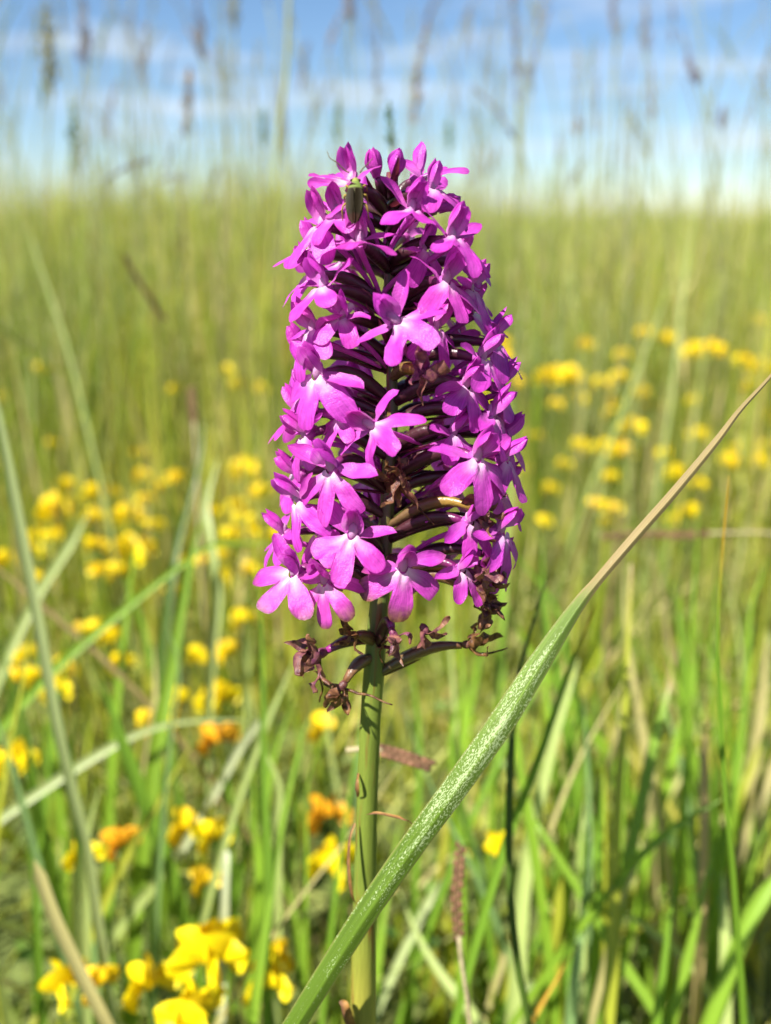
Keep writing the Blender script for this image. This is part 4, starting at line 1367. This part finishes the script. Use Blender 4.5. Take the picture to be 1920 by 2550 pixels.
TL = [(150, 1400, 'the short pale blade'), (525, 1360, 'the crooked pale stalk'), (60, 1330, 'the long pale blade'), (200, 1592, 'the thin tan slanting stem'), (340, 1492, 'the crossing green blade'), (440, 930, 'the dark slender stick'),
      (650, 1260, 'the lower orchid flowers'), (220, 1080, 'the foot of the very long leaning stem'), (400, 1200, 'the dark green blade in the drift'), (520, 1640, 'the broad bright green blade')]
for (px, py, w) in MIDL:
    sz = 'tiny' if w < 38 else ('small' if w < 56 else 'long-clustered')
    mk = by(px, py, TL)
    trefoil(px, py, w, '%s out-of-focus yellow trefoil head near %s' % (sz, mk), group='%s trefoil heads near %s' % (sz, mk))
MIDR = [(1249, 850, 40), (1258, 886, 44), (1457, 856, 36), (1548, 881, 34), (1607, 825, 34), (1661, 840, 38), (1730, 872, 52), (1775, 866, 56), (1884, 797, 38), (1359, 936, 54), (1388, 930, 54), (1422, 932, 54), (1543, 936, 42), (1499, 953, 44),
        (1291, 951, 40), (1434, 989, 48), (1380, 1003, 36), (1596, 976, 40), (1522, 999, 38), (1522, 1029, 42), (1627, 1008, 40), (1730, 995, 36), (1577, 1058, 54), (1739, 1079, 46), (1850, 890, 40), (1896, 911, 60), (1871, 961, 46), (1909, 1033, 62),
        (1506, 1110, 46), (1548, 1119, 60), (1447, 1108, 46), (1331, 1083, 36), (1661, 1125, 40), (1678, 1176, 54), (1518, 1184, 42), (1819, 1146, 46), (1892, 1142, 44), (1917, 1108, 46), (1833, 1117, 36), (1405, 1155, 36), (1300, 1167, 34),
        (1522, 1264, 48), (1522, 1297, 42), (1722, 1272, 46), (1665, 1293, 30), (1745, 1201, 34), (1350, 1297, 32), (1480, 1255, 38), (1365, 1213, 32), (1180, 985, 46), (1200, 960, 40), (1235, 1010, 36)]
TR = [(1670, 960, 'at the tall pale green stem'), (1590, 900, 'behind the thin aslant stem'), (1850, 930, 'beyond the dry leaf tip'), (1830, 1110, 'just above the dry leaf tip'), (1240, 950, 'beside the orchid flowers'), (1420, 950, 'between the orchid and the aslant stem'),
      (1540, 1100, 'below the thin aslant stem'), (1680, 1200, 'under the dry straw part of the broad leaf'), (1500, 1270, 'above the fallen purplish grass head'), (1340, 1200, 'between the orchid and the fallen grass head')]
for (px, py, w) in MIDR:
    sz = 'tiny' if w < 38 else ('small' if w < 50 else 'long-clustered')
    mk = by(px, py, TR)
    trefoil(px, py, w, '%s out-of-focus yellow trefoil head %s' % (sz, mk), group='%s trefoil heads %s' % (sz, mk))

# ------------------------------------------------------------------ flowering grasses against the sky
def panicle(mb, P, wm, kind, k, rg):
    """P: points along the head from bottom to tip"""
    n = len(P)
    if kind == 'spike':
        for i, p in enumerate(P):
            t = (P[min(i + 1, n - 1)] - P[max(0, i - 1)]).normalized()
            env = math.sin(math.pi * min(.97, (i + 1.5) / (n + 2)) ** .8) * rg.uniform(.55, 1.15)
            for j in range(rg.choice((3, 4, 5))):
                a = rg.uniform(0, 6.28)
                r = Vector((math.cos(a), math.sin(a), 0)) * wm * .36 * env * rg.uniform(.3, 1.1)
                c = Vector(k) * rg.uniform(.8, 1.7)
                mb.blob(frame(p + r + t * wm * rg.uniform(-.2, .2), Vector((math.cos(a + 1.57), math.sin(a + 1.57), 0)), (t + r.normalized() * .8)), wm * .08, wm * .09, wm * .26, 5, 3, (c.x, c.y, c.z, 1))
    else:
        m = 26 if kind == 'plume' else 14
        for i in range(m):
            f = (i + .5) / m
            p = P[min(n - 1, int(f * n))]
            t = (P[-1] - P[0]).normalized()
            a = rg.uniform(0, 6.28)
            env = (1 - f) ** .7 * rg.uniform(.35, 1)
            r = Vector((math.cos(a), math.sin(a), 0)) * wm * .5 * env
            e = p + r + t * wm * (.5 * env + .2)
            mb.tube([p, (p + e) / 2 + r * .12, e], wm * .012 + .0001, 3, (k[0], k[1], k[2], 1), cap=False)
            for j in range(3):
                c = Vector(k) * rg.uniform(.7, 1.35)
                q = p.lerp(e, .45 + .28 * j)
                mb.blob(frame(q, Vector((1, .2, 0)), (e - p) + t * wm * .3), wm * .03 + .0004, wm * .035 + .0004, wm * .09 + .0012, 5, 3, (c.x, c.y, c.z, 1))

def flowering_grass(head, stem, w, d, kind, key, label, group=None, stemkey=(0.16, 0.17, 0.05), sw=6):
    sw *= 0.75
    w *= 0.82
    rg = random.Random(int(head[0][0] * 5 + head[0][1] * 3))
    H = catmull([unproj(a, b, d) for a, b in head], 14)          # bottom -> tip
    S = [unproj(a, b, d) for a, b in stem]                        # from head bottom down
    dd = (S[-1] - S[-2]).normalized()
    g = 0
    while S[-1].z > 0.003 and g < 60:
        dd = (dd + Vector((0, 0, -.25))).normalized()
        S.append(S[-1] + dd * .04); g += 1
    base = Vector((S[-1].x, S[-1].y, 0))
    root = empty('grass_seed_stalk', base)
    tag(root, label, 'grass stem', group, 'thing')
    mb = MB()
    mb.tube(catmull(S, 26), sw * d / FPX / 2, 5, (*stemkey, 1))
    mb.build('stalk', M_SEED, root, base)
    mb = MB()
    if len(H) > 1: mb.tube(H, sw * .4 * d / FPX, 4, (*stemkey, 1))
    panicle(mb, H, w * d / FPX, kind, key, rg)
    mb.build('seed_head', M_SEED, root, base)

BR, GR, PU, OL = (0.21, 0.15, 0.10), (0.10, 0.15, 0.04), (0.15, 0.125, 0.14), (0.18, 0.17, 0.08)
flowering_grass([(975, 370), (972, 320), (970, 262)], [(975, 372), (980, 480), (985, 640)], 40, .30, 'spike', (0.05, 0.10, 0.02), 'short dark green spike poking up just above the orchid tip', sw=11)
flowering_grass([(462, 330), (466, 250), (474, 178)], [(462, 330), (458, 420), (455, 560)], 46, .62, 'spike', BR, 'plump brown oat-like head standing clear against the sky')
flowering_grass([(128, 230), (122, 130), (118, 20)], [(128, 230), (120, 360), (100, 600)], 62, .75, 'spike', OL, 'long brownish fescue head reaching towards the cloud bank')
flowering_grass([(215, 170), (212, 100), (205, 10)], [(215, 170), (180, 330), (165, 560)], 70, .85, 'plume', PU, 'loose purplish plume leaning beside the long fescue head')
flowering_grass([(182, 420), (184, 340), (180, 270)], [(182, 420), (186, 520), (186, 640)], 44, .7, 'spike', GR, 'dark green foxtail head low before the horizon')
flowering_grass([(270, 445), (320, 415), (372, 398)], [(270, 445), (252, 470), (250, 600)], 30, .5, 'spike', PU, 'dark purplish head tilted flat over the grass tops')
flowering_grass([(395, 452), (430, 440), (460, 445)], [(395, 452), (390, 500), (390, 620)], 22, .6, 'spike', PU, 'small dark head nodding behind the tilted one')
flowering_grass([(556, 250), (550, 170), (545, 100)], [(556, 250), (560, 380), (570, 560)], 34, .8, 'spike', OL, 'slim olive head against pale sky beside the tall culm')
flowering_grass([(505, 150), (500, 80), (490, 0)], [(505, 150), (520, 300), (530, 520)], 60, .9, 'plume', PU, 'open bluish plume high above the oat-like head')
flowering_grass([(584, 70), (582, 20), (580, -40)], [(584, 70), (590, 260), (600, 500)], 44, .8, 'spike', OL, 'tall olive head standing closest to the tall culm')
flowering_grass([(658, 360), (656, 315), (655, 270)], [(658, 360), (660, 430), (662, 560)], 36, .8, 'spike', GR, 'small green head beside the lower part of the tall culm')
flowering_grass([(842, 350), (841, 300), (842, 255)], [(842, 350), (842, 420), (842, 560)], 34, .75, 'spike', GR, 'stubby green head between the bug and the tall culm')
flowering_grass([(938, 230), (938, 100), (934, -30)], [(938, 230), (944, 340), (950, 520)], 34, .7, 'plume', PU, 'dark narrow plume rising straight above the orchid')
flowering_grass([(352, 220), (355, 140), (366, 60)], [(352, 220), (350, 330), (350, 540)], 40, .9, 'plume', BR, 'faint brown plume beside the plump oat-like head')
flowering_grass([(1028, 310), (1040, 200), (1062, 70)], [(1028, 310), (1015, 420), (1010, 600)], 52, .7, 'spike', BR, 'long brown head arching above the topmost orchid flowers', sw=9)
flowering_grass([(1290, 250), (1284, 120), (1278, -30)], [(1290, 250), (1290, 400), (1285, 620)], 44, .7, 'spike', PU, 'dark thick head with a side plume against blue sky', sw=10)
flowering_grass([(1312, 200), (1335, 120), (1366, 30)], [(1312, 200), (1300, 300), (1295, 420)], 34, .75, 'plume', PU, 'side plume leaning off the dark thick head')
flowering_grass([(1283, 346), (1248, 288), (1179, 219)], [(1283, 346), (1310, 420), (1330, 560)], 30, .6, 'plume', PU, 'dark twig-like head bent over towards the orchid')
flowering_grass([(1735, 215), (1725, 180), (1700, 90)], [(1735, 215), (1760, 300), (1790, 480)], 50, .7, 'plume', PU, 'dark knotted plume on a bowed stem')
flowering_grass([(1606, 130), (1604, 60), (1612, -20)], [(1606, 130), (1600, 320), (1595, 540)], 50, .85, 'plume', PU, 'greyish plume on a straight stem in blue sky')
flowering_grass([(1620, 300), (1622, 240), (1620, 170)], [(1620, 300), (1616, 420), (1612, 600)], 34, .85, 'plume', BR, 'pinkish wisp below the greyish plume')
flowering_grass([(1770, 300), (1795, 150), (1816, -20)], [(1770, 300), (1762, 420), (1765, 600)], 14, .7, 'plume', PU, 'hair-thin curved stem with hardly any head')
flowering_grass([(1486, 330), (1484, 260), (1487, 190)], [(1486, 330), (1482, 440), (1480, 640)], 26, .75, 'spike', PU, 'narrow dark head below the long white cloud streak')
flowering_grass([(1440, 340), (1438, 300), (1436, 130)], [(1440, 340), (1442, 440), (1445, 620)], 40, .9, 'plume', BR, 'tall brownish wisp beside the narrow dark head')
flowering_grass([(1797, 320), (1797, 295), (1800, 270)], [(1797, 320), (1795, 430), (1795, 620)], 34, .8, 'spike', PU, 'small dark knob head near the hair-thin stem')
flowering_grass([(1121, 370), (1120, 335), (1118, 305)], [(1121, 370), (1125, 440), (1128, 600)], 34, .8, 'spike', GR, 'short green head beside the top orchid flowers')
flowering_grass([(1532, 90), (1526, 30), (1540, -30)], [(1532, 90), (1530, 260), (1525, 560)], 46, .9, 'plume', PU, 'soft grey plume between two taller stems')
flowering_grass([(1910, 260), (1905, 190), (1918, 120)], [(1910, 260), (1895, 380), (1880, 600)], 26, .8, 'plume', OL, 'olive wisp at the edge of the long cloud streak')
flowering_grass([(868, 60), (870, 20), (860, -60)], [(868, 60), (880, 260), (890, 520)], 60, .9, 'plume', PU, 'wide grey plume high above the bug')
# the many thin look-alike stems behind
KN = {'plume': 'loose plume', 'spike': 'narrow dense head', 'wisp': 'sparse wispy head'}
SM = [(467, 240, 'the plump oat-like head'), (120, 130, 'the long brownish fescue head'), (184, 340, 'the dark green foxtail'), (320, 415, 'the flat tilted dark head'), (700, 200, 'the tall olive culm'), (841, 310, 'the stubby green head'),
      (500, 60, 'the open bluish plume'), (938, 100, 'the narrow plume over the orchid'), (1040, 200, 'the long arching brown head'), (1284, 120, 'the dark branched head'), (1240, 340, 'the bent twig-like head'), (1604, 80, 'the greyish straight plume'),
      (1620, 260, 'the pinkish wisp'), (1725, 180, 'the dark knotted plume'), (1484, 270, 'the narrow dark head'), (1797, 300, 'the small dark knob head'), (1905, 190, 'the olive wisp'), (1450, 440, 'the grass tops under the white cloud'), (60, 430, 'the grass tops under the cloud bank')]
rg = random.Random(21)
for i in range(150):
    x = rg.uniform(-60, 1980)
    y = rg.uniform(120, 520) if rg.random() < .75 else rg.uniform(-40, 200)
    d = rg.uniform(.9, 2.6)
    hh = rg.uniform(60, 180)
    sl = rg.gauss(0, .2)
    kind = rg.choice(['plume', 'plume', 'wisp', 'spike', 'wisp'])
    key = rg.choice([BR, PU, OL, GR, OL])
    flowering_grass([(x, y), (x - sl * hh * .5, y - hh * .5), (x - sl * hh * 1.4, y - hh)], [(x, y), (x + sl * 150, y + 150), (x + sl * 260, y + 320)], rg.uniform(13, 34), d, kind, key,
                    'thin blurred stem with a %s near %s' % (KN[kind], by(x, y, SM)), 'distant grass stems with a %s near %s' % (KN[kind], by(x, y, SM)), stemkey=rg.choice([(0.18, 0.20, 0.07), (0.24, 0.25, 0.10), (0.16, 0.16, 0.10)]), sw=rg.uniform(3, 6))
